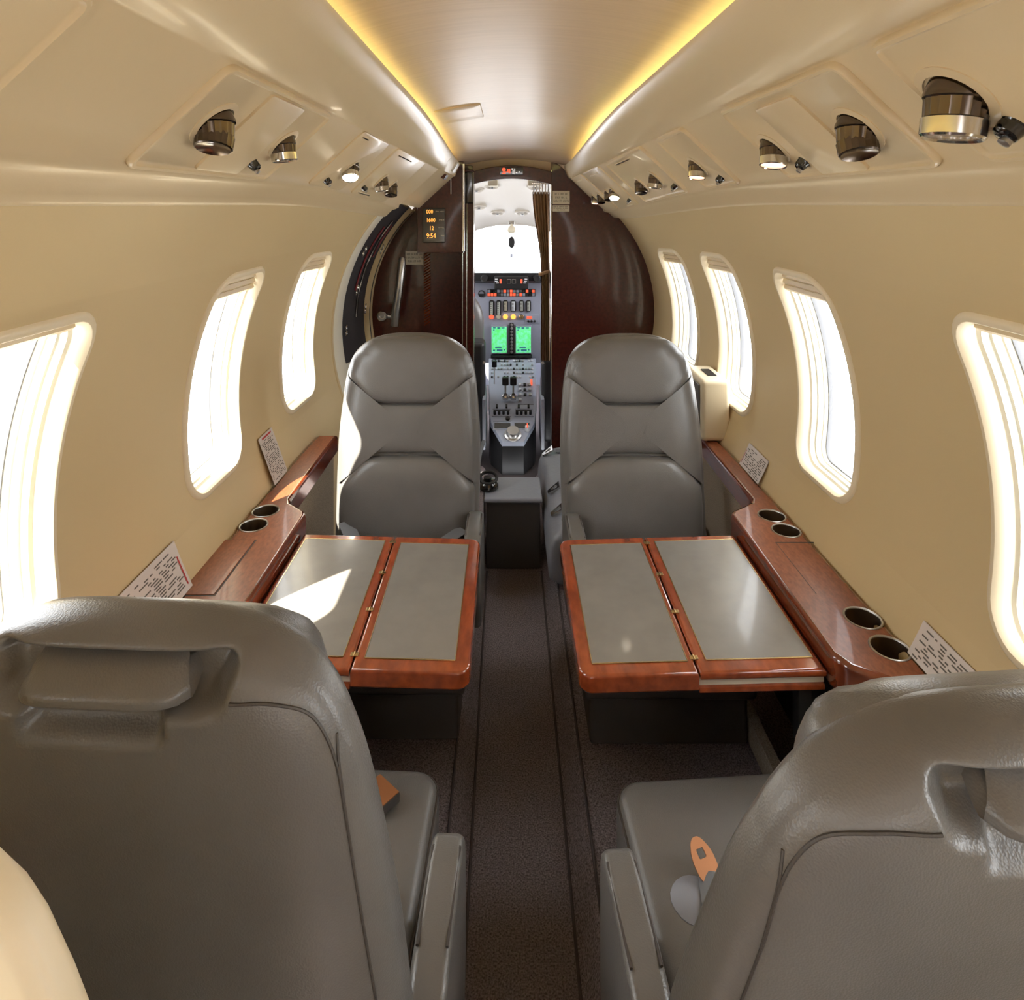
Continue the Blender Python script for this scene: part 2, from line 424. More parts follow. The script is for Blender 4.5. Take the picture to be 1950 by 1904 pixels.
# ---- floor with the dropped aisle
prof = [(-.83, .08), (-.60, .08), (-.36, .08), (-.155, .08), (-.140, .077), (-.128, .065), (-.098, .008), (-.088, 0), (.03, 0), (.142, 0), (.152, .008), (.182, .065), (.194, .077), (.209, .08), (.40, .08), (.64, .08), (.89, .08)]
m = MB(); m.rings([[(x, y, z) for x, z in prof] for y in [lerp(Y0, 3.62, k / 80) for k in range(81)]], closed=False)
flo = struct(m.build('floor', 'carpet', ang=80), 'dark taupe carpet floor with a dropped centre aisle', 'floor')
for k, (x, z) in enumerate(((-.088, .003), (.142, .003), (-.139, .079), (.193, .079))):
    MB().tube([(x, y, z) for y in (Y0, 0, 1, 2, 2.72)], .0035, 8).build('edge_binding', 'binding', flo)

# ---- aft closure behind the photographer
m = MB(); m.prism([(XC + .86 * math.cos(a), ZC + .86 * math.sin(a)) for a in [2 * PI * k / 48 for k in range(48)]], 0, .03, M=Matrix(((1, 0, 0, 0), (0, 0, 1, Y0 - .03), (0, 1, 0, 0), (0, 0, 0, 1))))
struct(m.build('wall_back', 'wall'), 'cream rear cabin bulkhead closing the aft end', 'wall')

# ================================================================ FRONT BULKHEAD
XZ = lambda y: Matrix(((1, 0, 0, 0), (0, 0, 1, y), (0, 1, 0, 0), (0, 0, 0, 1)))
def arc_pts(side, y, z0, z1, n=24, g=.012):
    r = rad(y) + g
    a0, a1 = math.asin((z0 - ZC) / r), math.asin((z1 - ZC) / r)
    return [(XC + side * r * math.cos(lerp(a0, a1, k / n)), ZC + r * math.sin(lerp(a0, a1, k / n))) for k in range(n + 1)]
ra = arc_pts(1, YB, .42, 1.60)
m = MB().prism([(.243, .0), (.60, .0)] + ra + [(.243, 1.80)], 0, .03, bev=.003, M=XZ(YB))
bh = struct(m.build('wall_front', 'mahogany'), 'glossy mahogany bulkhead beside the cockpit door with two placards', 'bulkhead')
MB().box(.2405, .246, YB - .006, YB + .034, 0, 1.74, .003).build('edge_strip', 'chrome', bh)
la = arc_pts(-1, 3.58, .42, 1.60)
m = MB().prism([(-.195, .0), (-.195, 1.76), (-.30, 1.77)] + list(reversed(la)) + [(-.55, .0)], 0, .04, bev=.003, M=XZ(3.58))
bl = struct(m.build('wall_front', 'mahogany'), 'glossy mahogany bulkhead with chrome grab lever by the entry door', 'bulkhead')
# door jamb, dark and glossy with bright edges
j = struct(MB().box(-.245, -.185, 3.50, 3.62, 0, 1.735, .006).build('trim_4', 'mahogany'), 'dark glossy cockpit doorway post beside the display cabinet', 'door frame')
for x in (-.245, -.222, -.186): MB().box(x - .0022, x + .0022, 3.494, 3.506, .02, 1.72, .002).build('bright_edge', 'chrome', j)
MB().box(-.247, -.184, 3.488, 3.512, 1.55, 1.725, .01).build('hinge_cover', 'blackgloss', j)
# header arch with illuminated sign
def arch(x0, x1, ze, zc, n=16):
    return [(lerp(x0, x1, k / n), ze + (zc - ze) * (1 - (2 * k / n - 1) ** 2)) for k in range(n + 1)]
lo_ = arch(-.20, .243, 1.655, 1.688); hi_ = arch(-.20, .243, 1.725, 1.762)
hd = struct(MB().prism(lo_ + list(reversed(hi_)), 0, .05, bev=.004, M=XZ(3.56)).build('door_1', 'mahogany'), 'arched dark cockpit door header with a small lit sign', 'door header')
hi2 = arch(-.20, .243, 1.70, 1.795)
MB().prism(arch(-.36, .44, 1.66, 1.715) + list(reversed(arch(-.36, .44, 1.80, 1.86))), 0, .03, M=XZ(3.612)).build('header_filler', 'headliner', hd)
MB().box(-.045, .085, 3.548, 3.562, 1.707, 1.751, .003).build('sign_panel', 'blackgloss', hd)
# lit pictograms: seat belt and cigarette marks
m = MB(); m.lathe([(.0095, 0), (.0105, .001), (.0055, .0015)], (-.022, 3.5478, 1.738), (0, -1, 0), 14)
m.box(-.034, -.012, 3.546, 3.548, 1.714, 1.720).box(-.026, .012, 3.546, 3.548, 1.722, 1.727)
m.box(-.002, .004, 3.546, 3.548, 1.727, 1.742).box(.006, .014, 3.546, 3.548, 1.718, 1.742).build('seat_belt_symbol', 'glow_red', hd, smooth=False)
m = MB(); m.box(.026, .032, 3.546, 3.548, 1.714, 1.736).box(.036, .040, 3.546, 3.548, 1.712, 1.744).box(.044, .052, 3.546, 3.548, 1.718, 1.722).box(.020, .030, 3.546, 3.548, 1.738, 1.744).box(.060, .066, 3.546, 3.548, 1.722, 1.728)
m.build('no_smoking_symbol', 'led_white', hd, smooth=False)

# placards: the print is too small to read in the photograph, so it is built as letter-sized ink marks
def print_marks(words, x0, z, cap, pitch, y, rnd, right=False):
    """words: letter counts; each letter is a few short strokes"""
    m = MB(); n = sum(words) + len(words) - 1; x = x0 if not right else x0 - n * pitch
    for wd in words:
        for _ in range(wd):
            w2, t = pitch * .72, pitch * .24
            m.box(x, x + t, y - .0005, y, z - cap / 2, z + cap / 2)
            if rnd.random() < .6: m.box(x + w2 - t, x + w2, y - .0005, y, z - cap / 2, z + cap / 2)
            zz = z + rnd.choice((-.42, 0, .42)) * cap
            m.box(x, x + w2, y - .0005, y, zz - cap * .10, zz + cap * .10)
            x += pitch
        x += pitch
    return m
def placard(x0, x1, z0, z1, y, lines, cap, label):
    o = MB().box(x0, x1, y - .003, y, z0, z1, .0012).build('placard', 'plate'); tag(o, label, 'placard')
    rnd = random.Random(int(x0 * 1000)); n = len(lines); big = max(sum(l) + len(l) - 1 for l in lines); pitch = (x1 - x0) * .90 / big
    for k, l in enumerate(lines):
        z = lerp(z1, z0, (k + .9) / (n + .9)); wid = (sum(l) + len(l) - 1) * pitch
        print_marks(l, (x0 + x1 - wid) / 2, z, cap, pitch, y - .0030, rnd).build('print_line', 'ink', o, smooth=False)
    return o
placard(.250, .345, 1.547, 1.622, YB, [[3, 1, 5, 3], [6, 4, 2], [6, 3, 7]], .0105, 'larger cream placard with three text lines on the plain mahogany bulkhead')
placard(.250, .343, 1.507, 1.542, YB, [[4, 8], [7, 5], [2, 4]], .0055, 'smaller cream placard under another on the plain mahogany bulkhead')
placard(-.567, -.462, 1.213, 1.288, 3.58, [[4, 2, 5, 4], [1, 7, 5, 3], [5, 3, 5]], .0110, 'cream placard on the bulkhead below the flight display cabinet')

# upper cabinet with flight information display
cab = thing('display_cabinet', (-.345, 3.50, 1.292), 'mahogany upper cabinet with a small orange number display', 'cabinet')
ol = [(-.47, 1.292), (-.232, 1.292), (-.232, 1.77), (-.33, 1.775), (-.49, 1.56), (-.60, 1.43), (-.60, 1.35)]
ol = [(-.232, 1.292), (-.232, 1.77), (-.30, 1.775), (-.355, 1.70), (-.475, 1.565), (-.475, 1.292)]
MB().prism(ol, 0, .195, bev=.006, M=XZ(3.385)).build('cabinet_body', 'mahogany', cab)
MB().box(-.238, -.226, 3.378, 3.39, 1.30, 1.76, .003).build('edge_strip', 'chrome', cab)
MB().box(-.300, -.296, 3.381, 3.387, 1.60, 1.71, .001).build('edge_highlight_strip', 'chrome', cab)
disp = MB().box(-.446, -.326, 3.372, 3.388, 1.345, 1.528, .006).build('display', 'blackgloss', cab)
MB().prism([(-.452, 1.339), (-.320, 1.339), (-.320, 1.534), (-.452, 1.534)], 0, .004, bev=.001, M=XZ(3.3835)).build('bezel', 'mahogany', cab)
for t, x, z, s in (('000', -.408, 1.508, .030), ('1600', -.402, 1.464, .030), ('12', -.398, 1.422, .030), ('9:54', -.400, 1.382, .036)):
    text_mesh(t, s, 'number', 'glow_orange', disp, (x, 3.3712, z), (.8, 0, 0), (0, 0, 1))
rnd = random.Random(3)
for wd, z in (([4, 5], 1.510), ([6], 1.466), ([7], 1.425), ([4], 1.384)):
    print_marks(wd, -.331, z, .0055, .0046, 3.3718, rnd, True).build('caption', 'plate', disp, smooth=False)
# ribbed wood strip below the cabinet
rb = thing('ribbed_wood_strip', (-.445, 3.57, .85), 'narrow mahogany strip carved with slanting ribs under the cabinet', 'wood strip')
MB().box(-.466, -.425, 3.568, 3.58, .86, 1.28, .002).build('backing', 'mahogany', rb)
proto = None
for k in range(26):
    z = .875 + k * .0155
    if proto is None:
        proto = MB().add([(-.463, 3.568, z), (-.428, 3.568, z + .022), (-.428, 3.568, z + .030), (-.463, 3.568, z + .008), (-.463, 3.563, z + .004), (-.428, 3.563, z + .026)], [(0, 1, 5, 4), (4, 5, 2, 3), (0, 4, 3), (1, 2, 5)]).build('rib', 'wood', rb, smooth=False)
    else:
        c = proto.copy(); C.objects.link(c); c.location = (0, 0, k * .0155)
# chrome grab lever
gl = thing('grab_lever', (-.58, 3.44, .93), 'brushed chrome grab lever standing before the mahogany bulkhead', 'handle')
MB().tube([(-.605, 3.46, .90), (-.598, 3.44, .97), (-.575, 3.43, 1.12), (-.562, 3.43, 1.245), (-.560, 3.435, 1.262)], [.022, .022, .021, .021, .014], 14).build('lever', 'steel', gl)
MB().lathe([(.012, -.02), (.026, -.02), (.028, 0), (.024, .008), (.014, .008), (.012, -.004)], (-.665, 3.42, .955), (.25, -1, .1), 20).build('pivot_knob', 'chrome', gl)
MB().tube([(-.66, 3.44, .955), (-.61, 3.46, .945)], .012, 10).build('pivot_rod', 'steel', gl)

# ---- entry doorway between wall and bulkhead: curved jamb lining and the door skin
m = MB(); m.rings([[W(-1, lerp(2.93, 3.60, k / 10), math.radians(a), .05) for a in range(-78, 62, 4)] for k in range(11)], closed=False)
dr = struct(m.build('door_2', 'reveal'), 'pale curved entry door skin behind the dark cloth panel', 'door')
m = MB(); m.rings([[W(-1, y, math.radians(a), d) for a in range(-78, 47, 4)] for y, d in ((2.94, .06), (2.94, .004), (2.945, -.004), (2.96, -.004), (2.97, .004), (2.97, .06))], closed=False)
struct(m.build('trim_5', 'wall'), 'cream edge moulding where the window wall meets the entry door', 'door trim')
m = MB(); m.rings([[W(-1, y, math.radians(a), d) for a in range(-78, 44, 4)] for y, d in ((2.985, .06), (2.985, .014), (2.995, .008), (3.11, .008), (3.12, .014), (3.12, .06))], closed=False)
struct(m.build('trim_6', 'reveal'), 'pale grey entry door jamb strip beside the dark cloth panel', 'door trim')
m = MB(); m.rings([[W(-1, y, math.radians(a), d) for a in range(-78, 50, 4)] for y, d in ((3.50, .06), (3.50, .0), (3.505, -.006), (3.575, -.006), (3.58, .0))], closed=False)
tj = struct(m.build('trim_7', 'wall'), 'cream moulding between the dark cloth panel and the mahogany', 'door trim')
m = MB().tube([W(-1, 3.515, math.radians(a), -.007) for a in range(-60, 46, 4)], .003, 6).build('gasket', 'black', tj)
# dark cloth panel with cord, red piping and clips
def DW(y, a, d): return W(-1, y, math.radians(a), d)
cl = thing('cloth_panel', DW(3.28, -30, .01), 'dark cloth panel with silver cord and red piping in the entry doorway', 'cloth panel')
ys = [3.06, 3.49]; rs = []
for a in [lerp(-12, 47, k / 20) for k in range(21)]:
    sh = .05 * max(0, (a - 30) / 17)
    rs.append([DW(lerp(3.125 - sh * 2.0, 3.47, k / 10), a - 2.5 * k / 10 * (1 if a < 40 else .3), .012 - .012 * math.sin(PI * k / 10)) for k in range(11)])
rs2 = [[Vector(p) + Vector((-.012, 0, -.004)) for p in r] for r in rs]
m = MB(); m.rings(rs, closed=False); m.rings(rs2, closed=False); m.build('cloth', 'darkcloth', cl)
MB().tube([DW(3.27 + .03 * math.sin(k * .9) * .1, lerp(2, 40, k / 24), -.006) for k in range(25)], .0065, 8).build('silver_cord', 'chrome', cl)
MB().tube([DW(3.22, lerp(12, 37, k / 16), -.002) for k in range(17)], .005, 6).build('red_piping', 'redpipe', cl)
MB().tube([DW(3.34, lerp(24, 38, k / 12), -.002) for k in range(13)], .004, 6).build('red_piping', 'redpipe', cl)
for y, a in ((3.135, 27), (3.135, -1), (3.24, 12), (3.45, 27), (3.44, 3)):
    g = MB()
    for q in (-1, 1):
        c = DW(y, a + q * .95, -.004)
        g.tube([(c[0] + .003 * math.sin(t), c[1] + .011 * math.cos(t), c[2] + .013 * math.sin(t)) for t in [2 * PI * k / 14 for k in range(15)]], .0022, 6)
    g.build('clip', 'chrome', cl)

# ================================================================ OVERHEAD SERVICE PANELS
def ps_plate(side, y0, y1, t0, t1, prof, r=.02, cap=True):
    """raised rounded plate on the panel plane; prof = (inset, proud)"""
    hy, ht = (y1 - y0) / 2, (t1 - t0) / 2 * .212; cyy, ct = (y0 + y1) / 2, (t0 + t1) / 2
    rs = []
    for ins, d in prof:
        base = rrect(hy - ins, ht - ins, max(.003, r - ins), 5); full = []
        for i, p in enumerate(base):
            q = base[(i + 1) % len(base)]; k = 6 if i % 6 == 5 else 1
            for s in range(k): full.append((lerp(p[0], q[0], s / k), lerp(p[1], q[1], s / k)))
        rs.append([PS(side, cyy + a, ct + b / .212, d) for a, b in full])
    return MB().rings(rs, cap1=cap)
def ps_frame(side, y):
    n = (PS(side, y, .5, 1) - PS(side, y, .5, 0)).normalized(); t = (PS(side, y, 1) - PS(side, y, 0)).normalized()
    return n, t
def ridged(r, n=36, k=.06): return [r * (1 + (k if i % 2 else 0)) for i in range(n)]
def vent_part(root, side, y, t, r, kind):
    n, tt = ps_frame(side, y); down = (n * .22 + Vector((0, 0, -1)) * .9 + Vector((0, {'vent': -.10, 'lit': -.62, 'dim': -.20}.get(kind, .0), 0))).normalized()
    o = PS(side, y, t, .002)
    a = MB().lathe([(r * 1.55, -.006), (r * 1.5, .004), (r * 1.15, .006), (r * 1.1, -.02)], o, n, 28, False, False)
    ring = a.build('socket_ring', 'panel', root)
    A = down; u = A.cross(Vector((0, 1, 0))).normalized(); v = A.cross(u)
    def rg(h, rr, k): return [o + A * h + (u * math.cos(2 * PI * i / 40) + v * math.sin(2 * PI * i / 40)) * rr * (1 + (k if i % 2 else 0)) for i in range(40)]
    if kind == 'vent':
        m = MB().rings([rg(-.02, r * .9, 0), rg(.0, r * 1.12, 0), rg(.004, r * 1.12, 0), rg(.006, r, .05), rg(r * .85, r * .92, .05), rg(r * .95, r * .86, 0)], True, False, True)
        b = m.build('air_vent', 'darkchrome', root, ang=30)
        o2 = o + A * r * .9; A2 = (A + Vector((0, -.22, 0)) - n * .18).normalized(); u2 = A2.cross(Vector((0, 1, 0))).normalized(); v2 = A2.cross(u2)
        rg2 = lambda h, rr, k: [o2 + A2 * h + (u2 * math.cos(2 * PI * i / 40) + v2 * math.sin(2 * PI * i / 40)) * rr * (1 + (k if i % 2 else 0)) for i in range(40)]
        MB().rings([rg2(-.006, r * .86, 0), rg2(-.004, r * .95, .03), rg2(r * .55, r * .93, .03), rg2(r * .6, r * .86, 0), rg2(r * .5, r * .6, 0), rg2(r * .4, 0.002, 0)], True, False, True).build('nozzle_collar', 'darkchrome', b, ang=30)
    else:
        m = MB().rings([rg(-.02, r * .9, 0), rg(.0, r * 1.05, 0), rg(.004, r * 1.05, 0), rg(.006, r * .96, .05), rg(r * .8, r * .92, .05), rg(r * .84, r * .9, 0)], True, False, False)
        b = m.build('reading_light', 'darkchrome', root, ang=30)
        MB().rings([rg(r * .82, r * .9, 0), rg(r * .86, r * 1.02, 0), rg(r * 1.42, r * 1.0, 0), rg(r * 1.5, r * .94, 0), rg(r * 1.42, r * .86, 0), rg(r * 1.2, r * .84, 0)], True, False, False).build('lamp_ring', 'chrome', b, ang=30)
        MB().rings([rg(r * 1.30, r * .85, 0), rg(r * 1.36, r * .5, 0), rg(r * 1.37, .001, 0)], True, False, True).build('lens', {'lit': 'lens', 'dim': 'lens_pink', 'off': 'lens_off'}[kind], b)
def knob_part(root, side, y, t, r):
    n, tt = ps_frame(side, y); o = PS(side, y, t, 0)
    b = MB().lathe([(r * 1.1, -.003), (r * 1.25, .003), (r, .006), (r * .9, .018), (r * .6, .021)], o, n, 20).build('switch_knob', 'blackgloss', root)
    MB().lathe([(r * .45, .0), (r * .45, .008), (r * .3, .009)], o + n * .018 + tt * r * .35, n, 12).build('knob_cap', 'steel', b)
RIM = [(0, -.002), (.001, .007), (.004, .010), (.009, .010), (.012, .006), (.014, .0045)]
def service_panel(side, y0, y1, label, items, t0=.0, t1=1.0, raised=True):
    o = thing('overhead_service_panel', PS(side, (y0 + y1) / 2, .5, 0), label, 'overhead panel', group=None)
    prof = RIM if raised else [(0, -.002), (.0015, .004), (.003, .005)]
    ps_plate(side, y0, y1, t0, t1, prof, .022).build('panel_plate', 'panel', o)
    for it in items:
        k = it[0]
        if k == 'door':
            ps_plate(side, it[1], it[2], it[3], it[4], [(0, 0), (.0015, .009), (.004, .010)], .010).build('oxygen_door', 'panel', o)
        elif k == 'slot':
            ps_plate(side, it[1], it[2], it[3], it[4], [(0, 0), (.001, .0075), (.002, .008)], .004).build('edge_clip', 'trimcream', o)
        elif k == 'knob': knob_part(o, side, it[1], it[2], it[3])
        else: vent_part(o, side, it[1], it[2], it[3], k)
    return o
service_panel(-1, .905, 1.43, 'large cream overhead panel with oxygen door above the two cup ledge', [('door', 1.09, 1.265, .07, .94), ('vent', 1.015, .48, .030), ('off', 1.335, .50, .026), ('knob', 1.292, .80, .011)])
service_panel(-1, 1.74, 2.05, 'cream overhead panel with the brightly glowing reading light', [('slot', 1.765, 1.83, .07, .10), ('lit', 1.935, .58, .026), ('knob', 1.838, .86, .011)], raised=False)
service_panel(-1, 2.16, 2.62, 'cream overhead panel with switched off light and vent near entry door', [('slot', 2.22, 2.42, .08, .11), ('slot', 2.22, 2.36, .92, .95), ('off', 2.33, .62, .026), ('vent', 2.50, .66, .025), ('knob', 2.215, .82, .010)], raised=False)
service_panel(-1, -.10, .615, 'plain cream overhead panel above the pale partition corner', [])
service_panel(1, .20, .805, 'cream overhead panel with a single large lamp above the copper buckle seat', [('off', .755, .50, .034), ('knob', .722, .76, .015)])
service_panel(1, .885, 1.37, 'large cream overhead panel with oxygen door above the four cup ledge', [('door', 1.055, 1.215, .12, .96), ('vent', .985, .56, .030), ('dim', 1.305, .58, .027), ('knob', 1.245, .80, .012)])
service_panel(1, 1.66, 1.93, 'cream overhead panel with one dim reading light above the four cups', [('dim', 1.83, .60, .025), ('knob', 1.75, .86, .011)], raised=True)
service_panel(1, 2.10, 2.62, 'cream overhead panel with vent and light above the small cream box', [('slot', 2.30, 2.50, .10, .13), ('off', 2.26, .60, .025), ('vent', 2.46, .62, .025), ('knob', 2.155, .82, .010), ('slot', 2.18, 2.34, .94, .97)], raised=True)
service_panel(1, 2.74, 3.10, 'cream overhead panel with a lit lamp close to the mahogany bulkhead', [('slot', 2.84, 3.0, .10, .13), ('lit', 2.90, .60, .024), ('vent', 3.01, .60, .022), ('knob', 2.79, .84, .009), ('slot', 2.80, 2.92, .94, .97)], raised=False)
service_panel(1, 3.14, 3.50, 'cream overhead panel touching the mahogany bulkhead above the plain wood', [('slot', 3.2, 3.38, .10, .13), ('vent', 3.22, .62, .022), ('dim', 3.40, .62, .022)], raised=False)

# ================================================================ SIDE LEDGES
def wall_x(side, y, z): 
    r = rad(y); return XC + side * math.sqrt(max(0, r * r - (z - ZC) ** 2))
def ledge(side, inner, y0, y1, cups, lid, label, body_pan):
    o = thing('side_ledge', (XC + side * .74, (y0 + y1) / 2, .08), label, 'side ledge')
    outer = [(wall_x(side, lerp(y0, y1, k / 16), .62) - side * .004, lerp(y0, y1, k / 16)) for k in range(17)]
    ol = outer + list(reversed(inner)) if True else None
    # cup holes are cut with a boolean-free trick: the holders are deep cups set on the top with their own rims
    hole = MB(); bm = bmesh.new()
    me = MB().prism(ol, .545, .62, bev=.012, seg=3)
    top = me.build('ledge_top', 'ledge', o)
    for (x, y) in cups:
        cut = MB().lathe([(.0365, 0), (.0365, .2)], (x, y, .50), (0, 0, 1), 32).build('cutter', 'ledge', o)
        md = top.modifiers.new('cup', 'BOOLEAN'); md.object = cut; md.operation = 'DIFFERENCE'; md.solver = 'EXACT'
        bpy.context.view_layer.update()
        ev = top.evaluated_get(bpy.context.evaluated_depsgraph_get()); nm = bpy.data.meshes.new_from_object(ev)
        top.modifiers.clear(); top.data = nm; bpy.data.objects.remove(cut)
        c = MB().lathe([(.0355, .6195), (.0362, .6215), (.039, .6225), (.0405, .6212), (.0405, .6185)], (x, y, 0), (0, 0, 1), 36, False, False).build('cup_holder', 'steel', o)
        MB().lathe([(.0358, .620), (.034, .545), (.033, .540), (.001, .540)], (x, y, 0), (0, 0, 1), 36, False, True).build('cup_liner', 'cupmetal', c)
    top.data.polygons.foreach_set('use_smooth', [True] * len(top.data.polygons)); top.data.set_sharp_from_angle(angle=math.radians(35))
    md = top.modifiers.new('weighted_normal', 'WEIGHTED_NORMAL'); md.keep_sharp = True; md.weight = 100
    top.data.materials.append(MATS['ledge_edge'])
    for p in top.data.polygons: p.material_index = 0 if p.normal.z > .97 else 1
    if lid:
        x0, x1, ya, yb = lid
        MB().box(min(x0, x1), max(x0, x1), ya, yb, .612, .6225, .002).build('lid', 'ledge', o)
        MB().box(min(x0, x1) - .003, max(x0, x1) + .003, ya - .003, yb + .003, .610, .6206).build('lid_gap', 'stitch', o)
    for (xa, xb, ya, yb, za, zb, mt, nm) in body_pan:
        MB().box(xa, xb, ya, yb, za, zb, .004).build(nm, mt, o)
    return o
def inner_line(side, n, w, yn0, yf1, y0, y1, xe=None):
    """stepped inner edge: narrow aft end, wide middle, narrow forward end"""
    P = [(n, y0), (n, yn0 - .07), (lerp(n, w, .25), yn0 - .045), (lerp(n, w, .8), yn0 - .012), (w, yn0 + .03), (w, yf1 - .03), (lerp(n, w, .88), yf1 - .004), (lerp(n, w, .5), yf1 + .022), (lerp(n, w, .12), yf1 + .048), (n, yf1 + .075), (n, y1)]
    return P
ledge(-1, inner_line(-1, -.685, -.605, 1.30, 1.965, .50, 2.60), .50, 2.60, [(-.733, 1.955), (-.735, 1.868)], (-.782, -.698, 1.535, 1.785),
      'mahogany side ledge with two cup holders and a long lid', [
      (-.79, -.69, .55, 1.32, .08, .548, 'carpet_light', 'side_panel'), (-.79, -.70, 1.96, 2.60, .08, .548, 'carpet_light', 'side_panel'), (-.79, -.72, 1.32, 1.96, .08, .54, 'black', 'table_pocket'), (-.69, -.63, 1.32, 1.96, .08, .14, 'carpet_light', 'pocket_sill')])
ledge(1, inner_line(1, .768, .668, 1.31, 1.965, .50, 2.60), .50, 2.60, [(.787, 1.925), (.792, 1.838), (.797, 1.450), (.800, 1.352)], None,
      'mahogany side ledge with four cup holders along the wall', [
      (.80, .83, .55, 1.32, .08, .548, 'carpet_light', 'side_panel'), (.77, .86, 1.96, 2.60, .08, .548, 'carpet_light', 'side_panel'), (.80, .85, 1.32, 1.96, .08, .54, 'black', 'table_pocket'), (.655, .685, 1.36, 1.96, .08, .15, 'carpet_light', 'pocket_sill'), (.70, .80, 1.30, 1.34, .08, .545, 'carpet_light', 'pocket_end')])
# fine lid lines on the four cup ledge
for o in [x for x in C.objects if x.name.startswith('side_ledge') and 'four' in x.get('label', '')]:
    MB().box(.735, .842, 1.772, 1.775, .6195, .6206).build('lid_seam', 'stitch', o); MB().box(.735, .7365, 1.54, 1.775, .6195, .6203).build('lid_seam', 'stitch', o)

# ================================================================ FOLDING TABLES
def table(side, xi, xh, xa, y0, y1, inl_out, inl_in, label):
    """xi ledge edge, xh hinge line, xa aisle edge"""
    drop = .014; zt = .580
    o = thing('folding_table', (xh, (y0 + y1) / 2, .53), label, 'table')
    def T(x, z): return z - drop * abs(x - xi) / abs(xa - xi)
    def warp(m):
        m.v = [(v[0], v[1], T(v[0], v[2])) for v in m.v]; return m
    def leaf(xa_, xb_, rnd):
        lo, hi = min(xa_, xb_), max(xa_, xb_)
        if rnd:
            r = .03; pts = []
            sgn = 1 if xa_ > xb_ else -1   # rounded at xa_
            P = [(xb_, y0), (xa_ - sgn * r, y0)] + [(xa_ - sgn * r + sgn * r * math.sin(a), y0 + r - r * math.cos(a)) for a in [PI / 2 * k / 6 for k in range(1, 7)]] + \
                [(xa_ - sgn * r + sgn * r * math.cos(a), y1 - r + r * math.sin(a)) for a in [PI / 2 * k / 6 for k in range(0, 7)]] + [(xb_, y1)]
        else: P = [(lo, y0), (hi, y0), (hi, y1), (lo, y1)]
        n = 1
        return P
    sg = 1 if xa > xi else -1
    for nm, P, th in (('aisle_leaf', leaf(xa, xh + sg * .0012, True), .040), ('ledge_leaf', leaf(xh - sg * .0012, xi, False), .018)):
        lf = warp(MB().prism(P, zt - th, zt, bev=.007, seg=3)).build(nm, 'wood', o)
        (u0, u1, v0, v1) = inl_out if nm == 'aisle_leaf' else inl_in
        warp(MB().box(min(u0, u1), max(u0, u1), v0, v1, zt - .004, zt + .0012, .0008)).build('leather_inlay', 'inlay', lf)
        m = MB(); e = .0025
        for a, b in (((u0, v0), (u1, v0)), ((u1, v0), (u1, v1)), ((u1, v1), (u0, v1)), ((u0, v1), (u0, v0))):
            m.tube([(a[0], a[1], zt + .0008), (b[0], b[1], zt + .0008)], .0013, 6)
        warp(m).build('inlay_border', 'brass', lf)
    warp(MB().box(min(xh, xi), max(xh, xi), y0 + .012, y1 - .012, zt - .034, zt - .018)).build('slide_tray', 'reveal', o)
    warp(MB().box(min(xh, xi), max(xh, xi), y0 + .004, y1 - .004, zt - .046, zt - .034, .003)).build('lower_rail', 'wood', o)
    for k in range(4):
        y = lerp(y0 + .045, y1 - .035, k / 3)
        h = warp(MB().box(xh - .009, xh + .009, y - .006, y + .006, zt - .001, zt + .0022, .001).box(xh - .0018, xh + .0018, y - .008, y + .008, zt, zt + .0035, .001)).build('hinge', 'brass', o)
    b = MB().box(min(xi - sg * -.02, xi - sg * -.05), max(xi - sg * -.02, xi - sg * -.05), y0 + .02, y0 + .05, .40, .545, .004)
    b.build('support_bracket', 'black', o)
    MB().box(min(xi + sg * .01, xi + sg * .06), max(xi + sg * .01, xi + sg * .06), y0 + .06, y1 - .06, .50, .54, .004).build('support_beam', 'black', o)
    return o
table(-1, -.600, -.332, -.080, 1.355, 1.900, (-.308, -.113, 1.390, 1.862), (-.585, -.355, 1.392, 1.872), 'wood framed folding table with a bright sun patch on its leather')
table(1, .664, .400, .150, 1.345, 1.895, (.180, .384, 1.380, 1.860), (.424, .652, 1.382, 1.868), 'wood framed folding table with shaded grey leather by four cup ledge')

